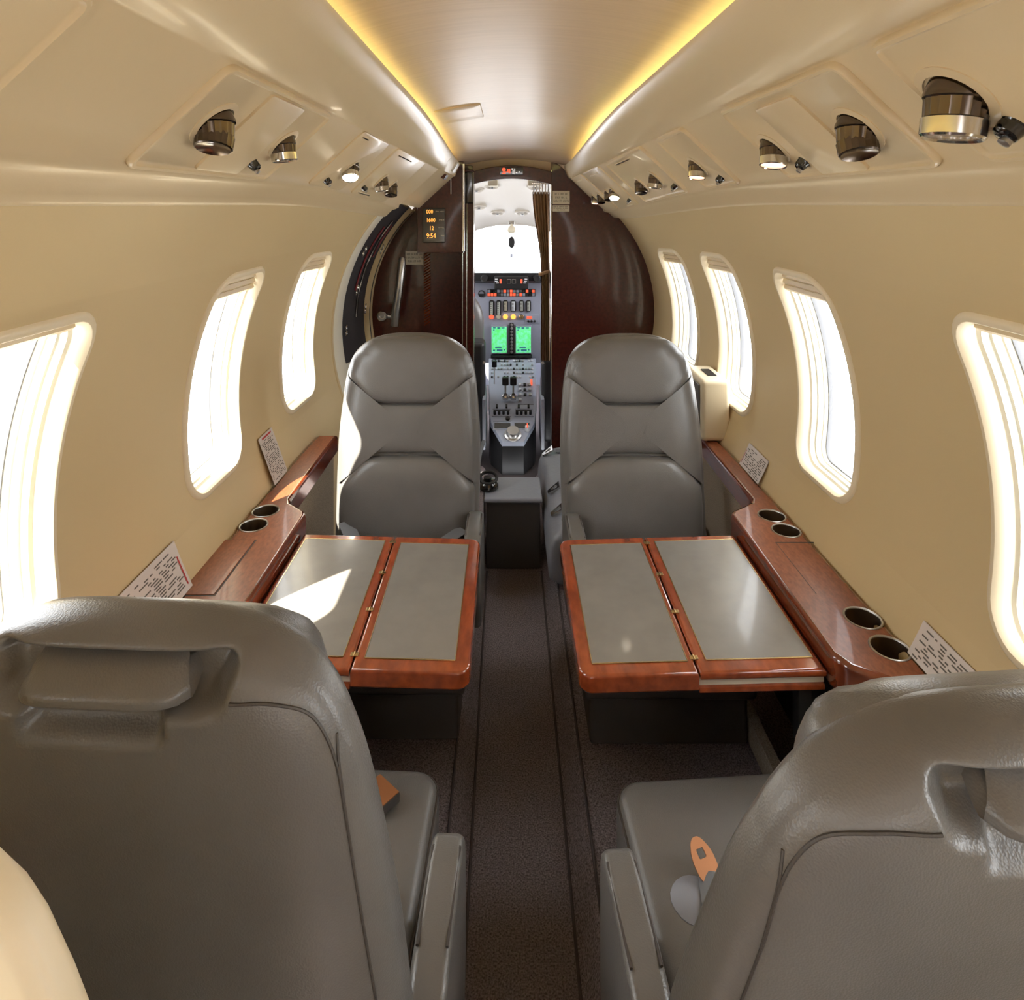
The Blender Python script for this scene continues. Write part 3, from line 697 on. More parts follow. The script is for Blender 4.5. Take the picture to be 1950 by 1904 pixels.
# ================================================================ SEATS
def chaikin2(p):
    for t in (.12, .22):
        q = []
        for i in range(len(p)):
            a, b = p[i], p[(i + 1) % len(p)]
            q += [((1 - t) * a[0] + t * b[0], (1 - t) * a[1] + t * b[1]), (t * a[0] + (1 - t) * b[0], t * a[1] + (1 - t) * b[1])]
        p = q
    return p
def seat(loc, rz, label, recline, arm_side, belts, hw=.218, arm=.242, flare=.0, hb=.252):
    o = thing('passenger_seat', loc, label, 'seat', rz)
    cr, sr = math.cos(recline), math.sin(recline); yb, zb, H = -.24, .34, .750
    def B(u, w_, n): return Vector((u, yb - w_ * sr + n * cr, zb + w_ * cr + n * sr))
    def aw(w_, u=None):
        inb = u is None or u * arm_side > 0          # the aisle side of a near seat is broader
        hb_, fl_ = (hb, flare) if inb else (min(hb, .258), 0)
        base = hb_ + fl_ * max(0, 1 - w_ / .62) - .004 * smooth01(.3, .0, w_) - .018 * smooth01(.35, .66, w_)
        if w_ > .50: base *= max(0, 1 - ((w_ - .50) / (H - .50)) ** (3.6 - 14 * (hb_ - .252))) ** (1 / 2.6)
        return base
    def dep(w_, f):
        d = .046 if f else lerp(.060, .066, smooth01(.1, .6, w_))
        w0 = H - .075
        if w_ > w0: d *= max(0, 1 - ((w_ - w0) / (H - w0)) ** 2.3) ** (1 / 2.3)
        return d
    def nrear(u, w_):
        a = max(aw(w_, u), 1e-4); q = min(.999, abs(u) / a)
        n = -dep(w_, False) * (1 - q ** 4.5) ** (1 / 2.6)
        su = smooth01(.152, .118, abs(u) + .45 * max(0, .715 - w_)); sw = smooth01(.664, .692, w_) * smooth01(.736, .714, w_)
        n += .040 * su * sw
        pu = smooth01(.086, .062, abs(u + .012)); pw = smooth01(.634, .660, w_) * smooth01(.705, .695, w_)
        n += .026 * pu * pw * (1 - su * sw)
        return n
    NW, NA = 190, 240; rs = []
    for k in range(NW):
        w_ = H * (1 - (1 - k / (NW - 1)) ** 1.35) * .9996; ring = []
        for i in range(NA):
            if i < NA // 2:   # rear face, u from -a to a
                t = -1 + 2 * i / (NA // 2); q = math.sin(t * PI / 2) * .55 + t * .45; a = aw(w_, q)
                ring.append(B(a * q, w_, nrear(a * q, w_)))
            else:
                t = 1 - 2 * (i - NA // 2) / (NA - NA // 2); q = math.sin(t * PI / 2) * .55 + t * .45; a = aw(w_, q)
                ring.append(B(a * q, w_, dep(w_, True) * (1 - min(.999, abs(q)) ** 4.5) ** (1 / 2.6)))
        rs.append(ring)
    MB().rings(rs, True, True, True).build('backrest', 'leather', o, local=True, ang=70)
    # rear details: padded flap, seams
    def flap():
        rr = []
        for k in range(17):
            s_ = k / 16; w_ = lerp(.724, .694, s_); r = []
            for i in range(25):
                q = -1 + 2 * i / 24; hwid = .082 + .016 * s_ if s_ < .7 else .0932
                edge = (1 - abs(q) ** 5) ** .5
                up = -.030 - .050 * math.sin(min(1, s_ * 1.25) * PI / 2) * (.45 + .55 * edge)
                r.append(B(hwid * q, w_ - .006 * s_ * (1 - edge), up))
            rr.append(r)
        last = rr[-1]
        for dn, dw in ((.004, -.003), (.012, -.001), (.030, .012), (.05, .02)):
            rr.append([p + B(0, dw, dn) - B(0, 0, 0) for p in last])
        return MB().rings(rr, closed=False)
    flap().build('headrest_flap', 'leather', o, local=True, ang=60)
    for s in (-1, 1):
        K = aw(.4, s) / aw(.4, -arm_side) if s == arm_side else 1.0; K = lerp(1, K, .75) if K > 1 else 1.0
        fl = flare if s == arm_side else 0; j = .228 * K * s
        def lay(pts, r):
            path = []
            for p in pts:
                lim = aw(p.y, s) * .975; u = math.copysign(min(abs(p.x), lim), s); path.append(B(u, p.y, nrear(u, p.y) - .0008))
            MB().tube(path, r, 6).build('rear_seam', 'leather_dark', o, local=True)
        lay(bez([(.140 * s, .690, 0), (.172 * lerp(1, K, .45) * s, .684, 0), (.200 * lerp(1, K, .8) * s, .660, 0), (.218 * lerp(1, K, .95) * s, .605, 0), (j, .53, 0)], 10), .0018)
        lay(bez([(j, .53, 0), (j + fl * .38 * s, .35, 0), (j + fl * .65 * s, .2, 0), (j + fl * .92 * s, .03, 0)], 8), .0016)
        e_ = aw(.63, s) * .975 * s; lay(bez([(j, .53, 0), (lerp(j, e_, .35), .568, 0), (lerp(j, e_, .75), .605, 0), (e_, .63, 0)], 8), .0016)
    # front pads
    def nfront(u, w_):
        a = max(aw(min(w_, H * .995), u), 1e-3); q = min(.97, abs(u) / a)
        return dep(min(w_, H * .99), True) * (1 - q ** 4.5) ** (1 / 2.6)
    def pillow(ol, n0, h, c=None, name='pad'):
        ol = chaikin2(ol); cx = sum(p[0] for p in ol) / len(ol) if c is None else c[0]; cz = sum(p[1] for p in ol) / len(ol) if c is None else c[1]
        rr = []
        for s, k in ((1.0, -.35), (1.0, 0), (.992, .28), (.975, .50), (.945, .68), (.90, .80), (.82, .89), (.68, .95), (.45, .985), (.2, 1.0)):
            row = []
            for p in ol:
                u, w_ = (cx + (p[0] - cx) * s) * (.90 if hb > .26 else 1), cz + (p[1] - cz) * s; lim = aw(min(w_, H * .99), u) * .985
                u = max(-lim, min(lim, u)); fade = (smooth01(.755, .69, w_) if hb > .26 else 1) - .95 * smooth01(.90, .985, abs(u) / max(aw(min(w_, H * .99), u), .01)); row.append(B(u, w_, nfront(u, w_) - .006 + h * k * (max(0, fade) if k > 0 else 1)))
            rr.append(row)
        MB().rings(rr, True, False, True).build(name, 'leather', o, local=True, ang=80)
    pillow([(-.128, .505), (.128, .505), (.222, .595), (.240, .64), (.230, .70), (.18, .738), (-.18, .738), (-.230, .70), (-.240, .64), (-.222, .595)], .034, .040, name='headrest_pad')
    pillow([(-.257, .215), (-.247, .245), (-.145, .338), (.145, .338), (.247, .245), (.257, .215), (.262, .35), (.250, .50), (.246, .610), (.226, .602), (.129, .504), (-.129, .504), (-.226, .602), (-.246, .610), (-.250, .50), (-.262, .35)], .030, .032, (0, .43), 'upper_back_pad')
    pillow([(-.222, .02), (.222, .02), (.236, .12), (.238, .232), (.140, .332), (-.140, .332), (-.238, .232), (-.236, .12)], .030, .052, name='lumbar_pad')
    # cushion
    rr = []; y0, y1 = -.215, .275; cyy = (y0 + y1) / 2
    for s, z in ((.95, .262), (.985, .268), (1, .285), (1.0, .368), (.992, .382), (.975, .391), (.93, .399), (.82, .405), (.55, .409), (.2, .410)):
        rr.append([(p[0] * s, cyy + p[1] * s, z + .010 * (p[1] * s / .245)) for p in rrect(hw, (y1 - y0) / 2, .045, 6)])
    MB().rings(rr, True, True, True).build('seat_cushion', 'leather', o, local=True, ang=75)
    ol = rrect(hw * .991, (y1 - y0) / 2 * .991, .045, 6)
    MB().tube([(p[0], cyy + p[1], .3835 + .010 * (p[1] / .245)) for p in ol + ol[:1]], .0026, 6, False).build('cushion_seam', 'stitch', o, local=True)
    MB().tube([(lerp(-.235, .235, k / 16), .02 + .006 * math.sin(k * .8), .4095 - .012 * abs(2 * k / 16 - 1) ** 4) for k in range(17)], .0028, 6).build('cushion_seam', 'stitch', o, local=True)
    MB().box(-.215, .215, -.19, .235, .081, .275, .012, 3).box(-.235, .235, -.21, .255, .215, .268, .015, 3).build('seat_base', 'leather_dark', o, local=True)
    # aisle armrest
    xa = arm_side * arm
    ol = [(-.245, .22), (-.245, .43), (-.21, .50), (-.14, .525), (.005, .528), (.032, .515), (.040, .485), (.040, .30), (.02, .24)]
    ol = chaikin(ol, 1)
    ar = MB().prism(ol, xa - .027, xa + .027, bev=.012, seg=4, M=Matrix(((0, 0, 1, 0), (1, 0, 0, 0), (0, 1, 0, 0), (0, 0, 0, 1)))).build('armrest', 'leather', o, local=True, ang=50)
    MB().tube([(xa - .021 * arm_side, y, .523) for y in (-.14, -.08, 0.0)], .0022, 6).build('armrest_seam', 'stitch', ar, local=True)
    MB().tube([(xa + .021 * arm_side, y, .523) for y in (-.14, -.08, 0.0)], .0022, 6).build('armrest_seam', 'stitch', ar, local=True)
    belts(o, B)
    return o
def strap(o, pts, wid, name='seat_belt', m='strap', side=(1, 0, 0)):
    P = bez(pts, 6); rs = []
    for i, p in enumerate(P):
        t = (P[min(i + 1, len(P) - 1)] - P[max(i - 1, 0)]).normalized(); s = Vector((0, 0, 1)).cross(t)
        s = s.normalized() if s.length > .05 else Vector(side)
        rs.append([p + s * wid / 2, p - s * wid / 2, p - s * wid / 2 + Vector((0, 0, .003)), p + s * wid / 2 + Vector((0, 0, .003))])
    return MB().rings(rs, True, True, True).build(name, m, o, local=True)
def belts_left_near(o, B):
    s = strap(o, [(.02, -.15, .42), (.06, -.02, .416), (.10, .10, .418)], .048)
    M = Matrix.Translation((.165, .185, .425)) @ Matrix.Rotation(math.radians(-38), 4, 'Z') @ Matrix.Scale(.72, 4)
    MB().box(-.042, .042, -.030, .030, -.010, .016, .003, M=M).build('belt_buckle', 'leather_dark', s, local=True)
    MB().box(-.040, .040, -.028, .028, .0155, .0185, .001, M=M).build('buckle_lid', 'woodreflecting', s, local=True)
def belts_right_near(o, B):
    s = strap(o, [(-.02, -.12, .42), (-.07, -.03, .425), (-.14, .03, .432), (-.17, .04, .418)], .055)
    MB().lathe([(.046, -.008), (.042, .004), (.026, .012), (.002, .015)], (-.175, .045, .402), (0, 0, 1), 20).build('folded_strap_pad', 'leather_blue_daylit', s, local=True)
    # flat tongue with a slot
    bm = bmesh.new(); ol = chaikin([(-.026, -.035), (.026, -.035), (.030, .012), (.012, .045), (-.012, .045), (-.030, .012)], 2)
    sl = [(-.010, .006), (.010, .006), (.010, .024), (-.010, .024)]
    M = Matrix.Translation((-.150, .075, .435)) @ Matrix.Rotation(math.radians(18), 4, 'Z') @ Matrix.Rotation(math.radians(30), 4, 'X') @ Matrix.Scale(.72, 4)
    n = len(ol)
    def near(p): 
        a = math.atan2(p[1] - .015, p[0]); r = max(abs(math.cos(a)) / .010, abs(math.sin(a)) / .009); return (math.cos(a) / r, .015 + math.sin(a) / r)
    inn = [near(p) for p in ol]
    m = MB(); Z = lambda pts, z: [M @ Vector((p[0], p[1], z)) for p in pts]
    m.rings([Z(ol, 0), Z(inn, 0), Z(inn, .003), Z(ol, .003), Z(ol, 0)])
    m.build('buckle_tongue', 'woodreflecting', s, local=True)
def belts_front(o, B):
    s = strap(o, [(.20, -.19, .47), (.16, -.13, .44), (.12, -.05, .424), (.13, .06, .420)], .05)
    s2 = strap(o, [(-.20, -.17, .455), (-.15, -.12, .445), (-.08, -.06, .425), (-.02, .03, .420)], .05)
    MB().box(-.04, .01, -.0, .05, .418, .436, .004).build('belt_buckle', 'chrome', s2, local=True)
def belts_none(o, B): pass
seat((-.415, 1.050, 0.0), math.radians(-3), 'grey leather seat seen from behind, showing a padded headrest flap and pocket', math.radians(5), 1, belts_left_near, .268, .318, .060, .280)
seat((.488, 1.030, 0.0), math.radians(4), 'grey leather seat seen from behind, with a copper belt tongue on its cushion', math.radians(13), -1, belts_right_near, .262, .312, .085, .302)
seat((-.350, 2.000, 0.0), PI, 'grey leather seat facing aft with a sunlit edge beside the entry door', math.radians(10), -1, belts_front)
seat((.437, 1.985, 0.0), PI, 'grey leather seat facing aft beside the small cream box', math.radians(12), 1, belts_none, .205, .222)

# ================================================================ SMALL CABIN THINGS
def card(side, y0, y1, hgt, lean, label, red, curl=0):
    """laminated card standing on the ledge against the wall"""
    def pt(y, s, d=0):
        z = .6235 + hgt * s
        x = wall_x(side, y, min(.95, z)) - side * (.016 - .010 * s + d + curl * math.sin(PI * s))
        return Vector((x, y, z))
    o = thing('safety_card', pt((y0 + y1) / 2, 0), label, 'card')
    N = 6
    f = [[pt(lerp(y0, y1, i / N), k / 4) for i in range(N + 1)] for k in range(5)]
    bk = [[pt(lerp(y0, y1, i / N), k / 4, -.0015) for i in range(N + 1)] for k in range(5)]
    m = MB(); m.rings(f, closed=False); m.rings(bk, closed=False)
    m.build('card_sheet', 'cardpaper', o)
    rnd = random.Random(int(y0 * 100) + side)
    inkm, redm = MB(), MB()
    rows = max(7, int(hgt / .0065)); L = y1 - y0; n = 3
    for r in range(rows):
        s0 = .06 + .86 * r / rows; s1 = s0 + .42 / rows
        a = y0 + .06 * L
        while a < y1 - .12 * L:
            b = min(y1 - .06 * L, a + L * rnd.uniform(.03, .14))
            if rnd.random() < .72: inkm.rings([[pt(a, s0, .0008), pt(b, s0, .0008)], [pt(a, s1, .0008), pt(b, s1, .0008)]], closed=False)
            a = b + L * rnd.uniform(.015, .06)
    inkm.build('printed_lines', 'ink', o, smooth=False)
    if red == 'top': redm.rings([[pt(lerp(y0, y1, .2), .93, .0009), pt(lerp(y0, y1, .85), .93, .0009)], [pt(lerp(y0, y1, .2), .965, .0009), pt(lerp(y0, y1, .85), .965, .0009)]], closed=False)
    if red == 'side': redm.rings([[pt(lerp(y0, y1, .95), .1, .0009), pt(lerp(y0, y1, .965), .1, .0009)], [pt(lerp(y0, y1, .95), .7, .0009), pt(lerp(y0, y1, .965), .7, .0009)]], closed=False)
    if red: redm.build('red_heading', 'redink', o, smooth=False)
card(-1, 2.125, 2.245, .150, 0, 'upright safety card with red heading behind the pair of cup holders', 'top', .004)
card(-1, 1.28, 1.570, .108, 0, 'wide safety card leaning at the wall beside the long ledge lid', 'side')
card(1, 2.135, 2.305, .074, 0, 'small safety card leaning at the wall above the four cup ledge step', 'side')
card(1, 1.13, 1.335, .066, 0, 'printed card leaning at the wall beside the rearmost pair of cup holders', None)

# cream box on the ledge
bx = thing('cream_box', (.82, 2.60, .622), 'small cream padded box standing on the four cup ledge', 'box')
MB().box(.755, .868, 2.515, 2.76, .622, .862, .018, 4).build('box_body', 'trimcream', bx)
MB().box(.748, .757, 2.535, 2.74, .64, .84, .004).build('inner_face', 'leather', bx)
MB().box(.80, .835, 2.58, 2.68, .860, .866, .002).build('top_latch', 'black', bx)

# pale partition edge near the left seat
pt_ = chaikin([(-.80, .09), (-.262, .09), (-.258, .80), (-.285, .965), (-.345, 1.095), (-.46, 1.13), (-.62, 1.135), (-.79, 1.135)], 2)
pa = MB().prism(pt_, 0, .035, bev=.012, seg=3, M=XZ(.430)).build('cream_partition', 'trimcream')
tag(pa, 'pale cream rounded partition close behind the seat with padded flap', 'partition')

# step at the cockpit threshold
st = thing('threshold_step', (.025, 2.84, 0), 'dark box step with daylit grey leather top before the cockpit', 'step')
MB().box(-.092, .138, 2.74, 2.95, 0, .285, .006).build('step_box', 'leather_dark', st)
MB().box(-.100, .146, 2.730, 2.955, .282, .302, .008, 3).build('step_pad', 'leather_blue_daylit', st)  # bluish light on the grey pad put into its colour
for s, x0, x1 in ((-1, -.17, -.101),):
    MB().box(x0, x1, 2.55, 2.95, .08, .30, .012).build('carpet_cheek', 'carpet', st)
hs = thing('headset', (-.085, 2.83, .303), 'black round handset lying on the threshold step', 'headset')
MB().lathe([(.038, 0), (.044, .006), (.044, .018), (.034, .030), (.012, .034)], (-.085, 2.83, .303), (0, 0, 1), 28).build('ear_cup', 'blackgloss', hs)
MB().tube([(-.085 + .036 * math.cos(t), 2.84 + .036 * math.sin(t), .345 + .012 * math.sin(t)) for t in [2 * PI * k / 24 for k in range(25)]], .007, 8).build('head_band', 'black', hs)
MB().lathe([(.016, 0), (.018, .02), (.008, .026)], (-.088, 2.83, .333), (0, 0, 1), 18).build('cap', 'black', hs)
MB().tube(bez([(-.11, 2.84, .32), (-.13, 2.88, .36), (-.125, 2.93, .42), (-.11, 2.97, .46)], 8), .009, 8).build('cord', 'strap', hs)

# side facing divan forward of the aft facing seat
dv = thing('side_divan', (.45, 2.88, .08), 'daylit grey leather side divan with metal buckles beside the aisle', 'divan')
rs = []
for y, s in ((2.44, .0), (2.442, .6), (2.452, .85), (2.475, 1), (2.8, 1), (3.1, 1), (3.27, 1), (3.295, .85), (3.305, .6), (3.307, 0)):
    sec = [(.76, .30), (.40, .315), (.26, .315), (.205, .305), (.172, .285), (.157, .25), (.152, .18), (.158, .12), (.19, .10), (.30, .09), (.76, .09)]
    cx, cz = .5, .20
    rs.append([(cx + (x - cx) * (.90 + .10 * s), y, cz + (z - cz) * (.55 + .45 * s)) for x, z in sec])
MB().rings(rs, True, True, True).build('divan_cushion', 'leather_blue_daylit', dv, ang=70)  # window light on the grey cushion put into its colour
MB().tube([(.172 + .0, 2.60, .16), (.175, 2.56, .22), (.19, 2.545, .28), (.22, 2.54, .312)], .003, 6).build('cushion_seam', 'stitch', dv)
MB().box(.20, .74, 2.50, 3.28, .08, .11).build('divan_base', 'leather_dark', dv)
for k, y in enumerate((2.60, 2.80, 3.22)):
    m = MB(); M = Matrix.Translation((.202, y, .312)) @ Matrix.Rotation(math.radians(-35), 4, 'Y')
    ol = [(-.030, -.012), (.03, -.030), (.03, .030), (-.030, .014)]; inn = [(-.012, -.008), (.018, -.016), (.018, .016), (-.012, .008)]
    Zp = lambda pts, z: [M @ Vector((p[0], p[1], z)) for p in pts]
    m.rings([Zp(ol, 0), Zp(inn, 0), Zp(inn, .008), Zp(ol, .008), Zp(ol, 0)]).build('belt_buckle', 'chrome', dv, smooth=False)
    strap(dv, [(.24 - .45, y - 2.88, .318 - .08), (.34 - .45, y - 2.88, .318 - .08), (.5 - .45, y + .02 - 2.88, .31 - .08)], .045)

# curtain in the doorway
cu = thing('curtain', (.20, 3.66, .62), 'tan pleated curtain tied back in the cockpit doorway', 'curtain')
rs = []
for k in range(40):
    s = k / 39; z = lerp(1.618, .66, s); wd = lerp(.098, .048, smooth01(0, .5, s)) + .004 * smooth01(.5, 1, s)
    rs.append([(.238 - wd * (i / 40), 3.665 + .012 * math.sin(i / 40 * 5.5 * 2 * PI + s * 1.5) * (.6 + .4 * s), z) for i in range(41)])
MB().rings(rs, closed=False).build('curtain_cloth', 'curtain', cu, ang=80)
MB().tube([(.238, 3.645, 1.17), (.205, 3.643, 1.16), (.182, 3.650, 1.15), (.184, 3.68, 1.15)], .010, 8).build('tie_back', 'curtain', cu)
MB().box(.135, .243, 3.655, 3.668, 1.660, 1.672, .002).build('curtain_track', 'chrome', cu)
for k in range(6):
    x = .147 + k * .0165; MB().box(x - .0035, x + .0035, 3.658, 3.666, 1.605, 1.662, .001).build('hook', 'knobwhite', cu)

# ================================================================ COCKPIT
def KP(px, py, Y): return ((px - 967) * Y / 1230, Y, CAM_Z - (py - 388) * Y / 1230)
# shell: headliner, side skins with windows above, nose, floor
def hl(y, z, hw): return [(XC + hw * u, y, z - (abs(u) ** 2.2) * .26) for u in [-1 + 2 * k / 20 for k in range(21)]]
m = MB(); m.rings([hl(3.62, 1.72, .70), hl(3.9, 1.70, .70), hl(4.3, 1.62, .68), hl(4.7, 1.50, .66), hl(5.02, 1.405, .62), hl(5.04, 1.385, .62)], closed=False)
ch = struct(m.build('ceiling_cockpit', 'cockpitcream', ang=60), 'bright cream cockpit headliner above the windscreen', 'ceiling')
for x, y, z, r in ((-.075, 4.72, 1.492, .052), (.105, 4.72, 1.492, .052), (-.10, 4.05, 1.668, .05), (-.20, 4.1, 1.648, .05), (-.20, 4.5, 1.535, .05), (.17, 4.05, 1.662, .05)):
    a = MB().lathe([(r, -.012), (r * 1.05, .006), (r * .8, .012), (r * .7, -.004), (.001, -.004)], (x, y, z - .004), (0, -.28, -1), 24, False, True).build('ceiling_vent', 'cockpitcream', ch)
    MB().lathe([(r * .3, 0), (r * .25, .02), (r * .1, .026)], (x, y, z), (0, -.28, -1), 12).build('vent_knob', 'steel', a)
for s in (-1, 1): MB().box(XC + s * .12 - .03, XC + s * .12 + .03, 3.85, 3.95, 1.655, 1.70, .006).build('speaker_grille', 'plate', ch)
for s, nm in ((-1, 'left'), (1, 'right')):
    m = MB(); m.rings([[(XC + s * (.78 - .06 * k / 8), lerp(3.62, 5.6, k / 8), z) for z in (-.1, .3, .7, 1.02)] for k in range(9)], closed=False)
    struct(m.build('wall_cockpit_' + nm, 'cockpitgrey'), 'grey cockpit side wall below the side glass, %s of the pilots' % ('port' if s < 0 else 'starboard'), 'wall')
struct(MB().box(-.76, .82, 5.6, 5.63, -.06, 1.06).build('wall_cockpit_nose', 'cockpitgrey'), 'dark nose bulkhead ahead of the pilot pedals', 'wall')
struct(MB().box(-.8, .86, 3.62, 5.7, -.06, -.02).build('floor_cockpit', 'binding'), 'dark cockpit floor under the pedestal', 'floor')
m = MB(); m.rings([[(XC + .66 * u, 5.06 + (.40 * (1 - abs(u) ** 2)), 1.02) for u in [-1 + k / 8 for k in range(17)]], [(XC + .62 * u, 4.86 + .18 * (1 - abs(u) ** 2), 1.40) for u in [-1 + k / 8 for k in range(17)]]], closed=False)
ws = struct(m.build('window_cockpit', 'glass'), 'glaring white cockpit windscreen behind the hanging compass', 'window')
cp = thing('compass', (.028, 4.72, 1.30), 'small compass hanging from the top of the cockpit windscreen', 'compass')
MB().box(.005, .051, 4.72, 4.745, 1.40, 1.425, .005).build('mount', 'steel', cp)
MB().lathe([(.008, .0), (.014, .02), (.028, .035), (.032, .06), (.02, .075)], (.028, 4.73, 1.41), (0, 0, -1), 20).build('bracket_dome', 'plate', cp)
MB().tube([(.028, 4.73, 1.36), (.028, 4.73, 1.17)], .003, 6).build('stem', 'steel', cp)
m = MB(); m.rings([[(.028 + .024 * r * math.cos(t), 4.722 + d, 1.268 + .042 * r * math.sin(t)) for t in [2 * PI * k / 28 for k in range(28)]] for r, d in ((.3, .03), (.9, .03), (1, .02), (1, 0), (.8, -.006), (.72, 0), (.1, .002))], True, True, True).build('compass_body', 'black', cp)
MB().box(.018, .036, 4.72, 4.73, 1.158, 1.185, .003).build('lower_tag', 'cockpitgrey', cp)

# instrument panel
PY = 4.50
ip = thing('instrument_panel', (.03, PY, .46), 'grey cockpit instrument panel with two green screens', 'instrument panel')
def P2(x0, x1, y0, y1, d0, d1, bev=0, name='x', m_='black', par=None, seg=2):
    a = KP(x0, y0, PY); b = KP(x1, y1, PY)
    return MB().box(a[0], b[0], PY - d1, PY - d0, b[2], a[2], bev, seg).build(name, m_, par or ip)
MB().box(-.62, .68, PY, PY + .04, .44, 1.06, .004).build('panel_board', 'cockpitgrey', ip)
m = MB(); m.prism([(PY - .16, 1.085), (PY + .45, 1.10), (PY + .45, 1.03), (PY - .02, 1.0), (PY - .15, 1.03)], -.62, .68, bev=.012, M=Matrix(((0, 0, 1, 0), (1, 0, 0, 0), (0, 1, 0, 0), (0, 0, 0, 1)))).build('glareshield', 'black', ip)
gu = P2(942, 1005, 520, 544, .10, .20, .01, 'autopilot_unit', 'black')
def G2(cx, cy_, w2, h2, d, name, m_, par):
    a = KP(cx, cy_, PY); return MB().box(a[0] - w2 / 2, a[0] + w2 / 2, PY - d - .004, PY - d, a[2] - h2 / 2, a[2] + h2 / 2, .001).build(name, m_, par)
for x in (969, 978): G2(x, 529, .026, .03, .2, 'mode_display', 'steel', gu); G2(x, 529, .022, .025, .203, 'display_glass', 'black', gu)
for x in (954, 992): G2(x, 529, .012, .028, .2, 'red_button', 'glow_red', gu)
for x, y in ((946, 525), (946, 529), (948, 532), (1000, 525), (999, 529), (998, 532)): G2(x, y, .018, .006, .2, 'button', 'knobwhite', gu)
for x in (924, 1020):
    a = KP(x, 525, PY); MB().lathe([(.022, .14), (.026, .16), (.02, .17), (.005, .168)], (a[0], PY, a[2]), (0, -1, 0), 18).build('air_outlet', 'black', ip)
an = P2(928, 1019.5, 550.5, 564, 0, .008, .002, 'annunciator_panel', 'black')
lit = {(5, 0), (7, 0), (12, 0), (14, 0), (0, 1), (1, 1), (2, 1), (7, 1), (8, 1), (10, 1)}
for i in range(15):
    for k in range(2):
        a = KP(931 + i * 6.05, 554 + k * 6.6, PY)
        MB().box(a[0] - .0085, a[0] + .0085, PY - .012, PY - .008, a[2] - .009, a[2] + .009).build('caption_light', 'glow_red' if (i, k) in lit else 'cockpitgrey' if (i + k) % 3 == 0 else 'blackgloss', an, smooth=False)
for gx, y0, y1, c in ((936, 571, 602, 'gauge'), (949.5, 571, 602, 'gauge'), (962.5, 571, 594, 'plate'), (977.5, 571, 594, 'knobwhite'), (993, 571, 594, 'gauge'), (1006.5, 571, 594, 'gauge')):
    a, b = KP(gx, y0, PY), KP(gx, y1, PY); hw = .017 if gx != 977.5 else .021; hh = (a[2] - b[2]) / 2; cz = (a[2] + b[2]) / 2
    mm = Matrix(((1, 0, 0, a[0]), (0, 0, -1, PY), (0, 1, 0, cz), (0, 0, 0, 1)))
    g = MB().prism(rrect(hw, hh, hw * .95, 5), 0, .010, bev=.002, M=mm).build('gauge_case', 'black', ip)
    MB().box(a[0] - hw * .55, a[0] + hw * .55, PY - .013, PY - .010, cz - hh * .78, cz + hh * .78).build('gauge_scale', c, g)
    t = MB()
    for q in range(7): t.box(a[0] - hw * .5, a[0] + hw * .1, PY - .0145, PY - .013, cz - hh * .7 + q * hh * .22, cz - hh * .7 + q * hh * .22 + .004)
    t.build('scale_marks', 'ink', g, smooth=False)
for gx, mt in ((936, 'glow_red'), (949.5, 'plate'), (962.5, 'glow_orange'), (977.5, 'glow_orange'), (993, 'brass')):
    a = KP(gx, 603, PY); MB().lathe([(.017, 0), (.017, .008), (.013, .012), (.004, .012)], (a[0], PY, a[2]), (0, -1, 0), 18).build('gauge_knob', mt, ip)  # knobs are no lamps; the glow is put into their material
a = KP(917, 559, PY); g = MB().lathe([(.024, 0), (.024, .010), (.020, .012), (.018, .008), (.001, .008)], (a[0], PY, a[2]), (0, -1, 0), 24).build('attitude_gauge', 'black', ip)
MB().prism([(.017 * math.cos(t), .017 * math.sin(t)) for t in [PI * k / 10 for k in range(11)]], .009, .0105, M=Matrix(((1, 0, 0, a[0]), (0, 0, -1, PY), (0, 1, 0, a[2]), (0, 0, 0, 1)))).build('blue_sky', 'leather_blue_daylit', g)
P2(1000, 1026, 599, 616, 0, .006, .002, 'radio_unit', 'cockpitgrey'); P2(1003, 1013, 602, 606.5, .006, .009, .001, 'radio_display', 'glow_red')
for x in (1006, 1012, 1018): a = KP(x, 611, PY); MB().lathe([(.008, 0), (.008, .016), (.005, .018)], (a[0], PY, a[2]), (0, -1, 0), 12).build('radio_knob', 'black', ip)
for x0 in (935, 981):
    bz = P2(x0, x0 + 31.5, 618, 673, 0, .022, .006, 'screen_bezel', 'cockpitgrey')
    P2(x0 + 1.6, x0 + 29.5, 621, 670, .022, .024, 0, 'screen', 'screen_green', bz)
    for (u0, u1, v0, v1) in ((4, 9, 621.5, 624), (12, 17, 621.5, 625), (20, 26, 622, 624), (4, 7, 626, 628), (8, 20, 659, 661.5), (4, 8, 664, 667), (11, 22, 663.5, 667.5), (24, 27, 663, 666)):
        P2(x0 + u0, x0 + u1, v0, v1, .024, .0255, 0, 'screen_field', 'screen_dark', bz)
P2(970.5, 978, 615, 674, 0, .016, .003, 'centre_strip', 'black')
for k in range(9):
    a = KP(974.2, 618 + k * 6.4, PY); MB().lathe([(.009, .014), (.009, .026), (.006, .028)], (a[0], PY, a[2]), (0, -1, 0), 12).build('strip_knob', 'steel', ip)
P2(935, 1013, 674.5, 678.5, 0, .05, .004, 'lower_ledge', 'black')

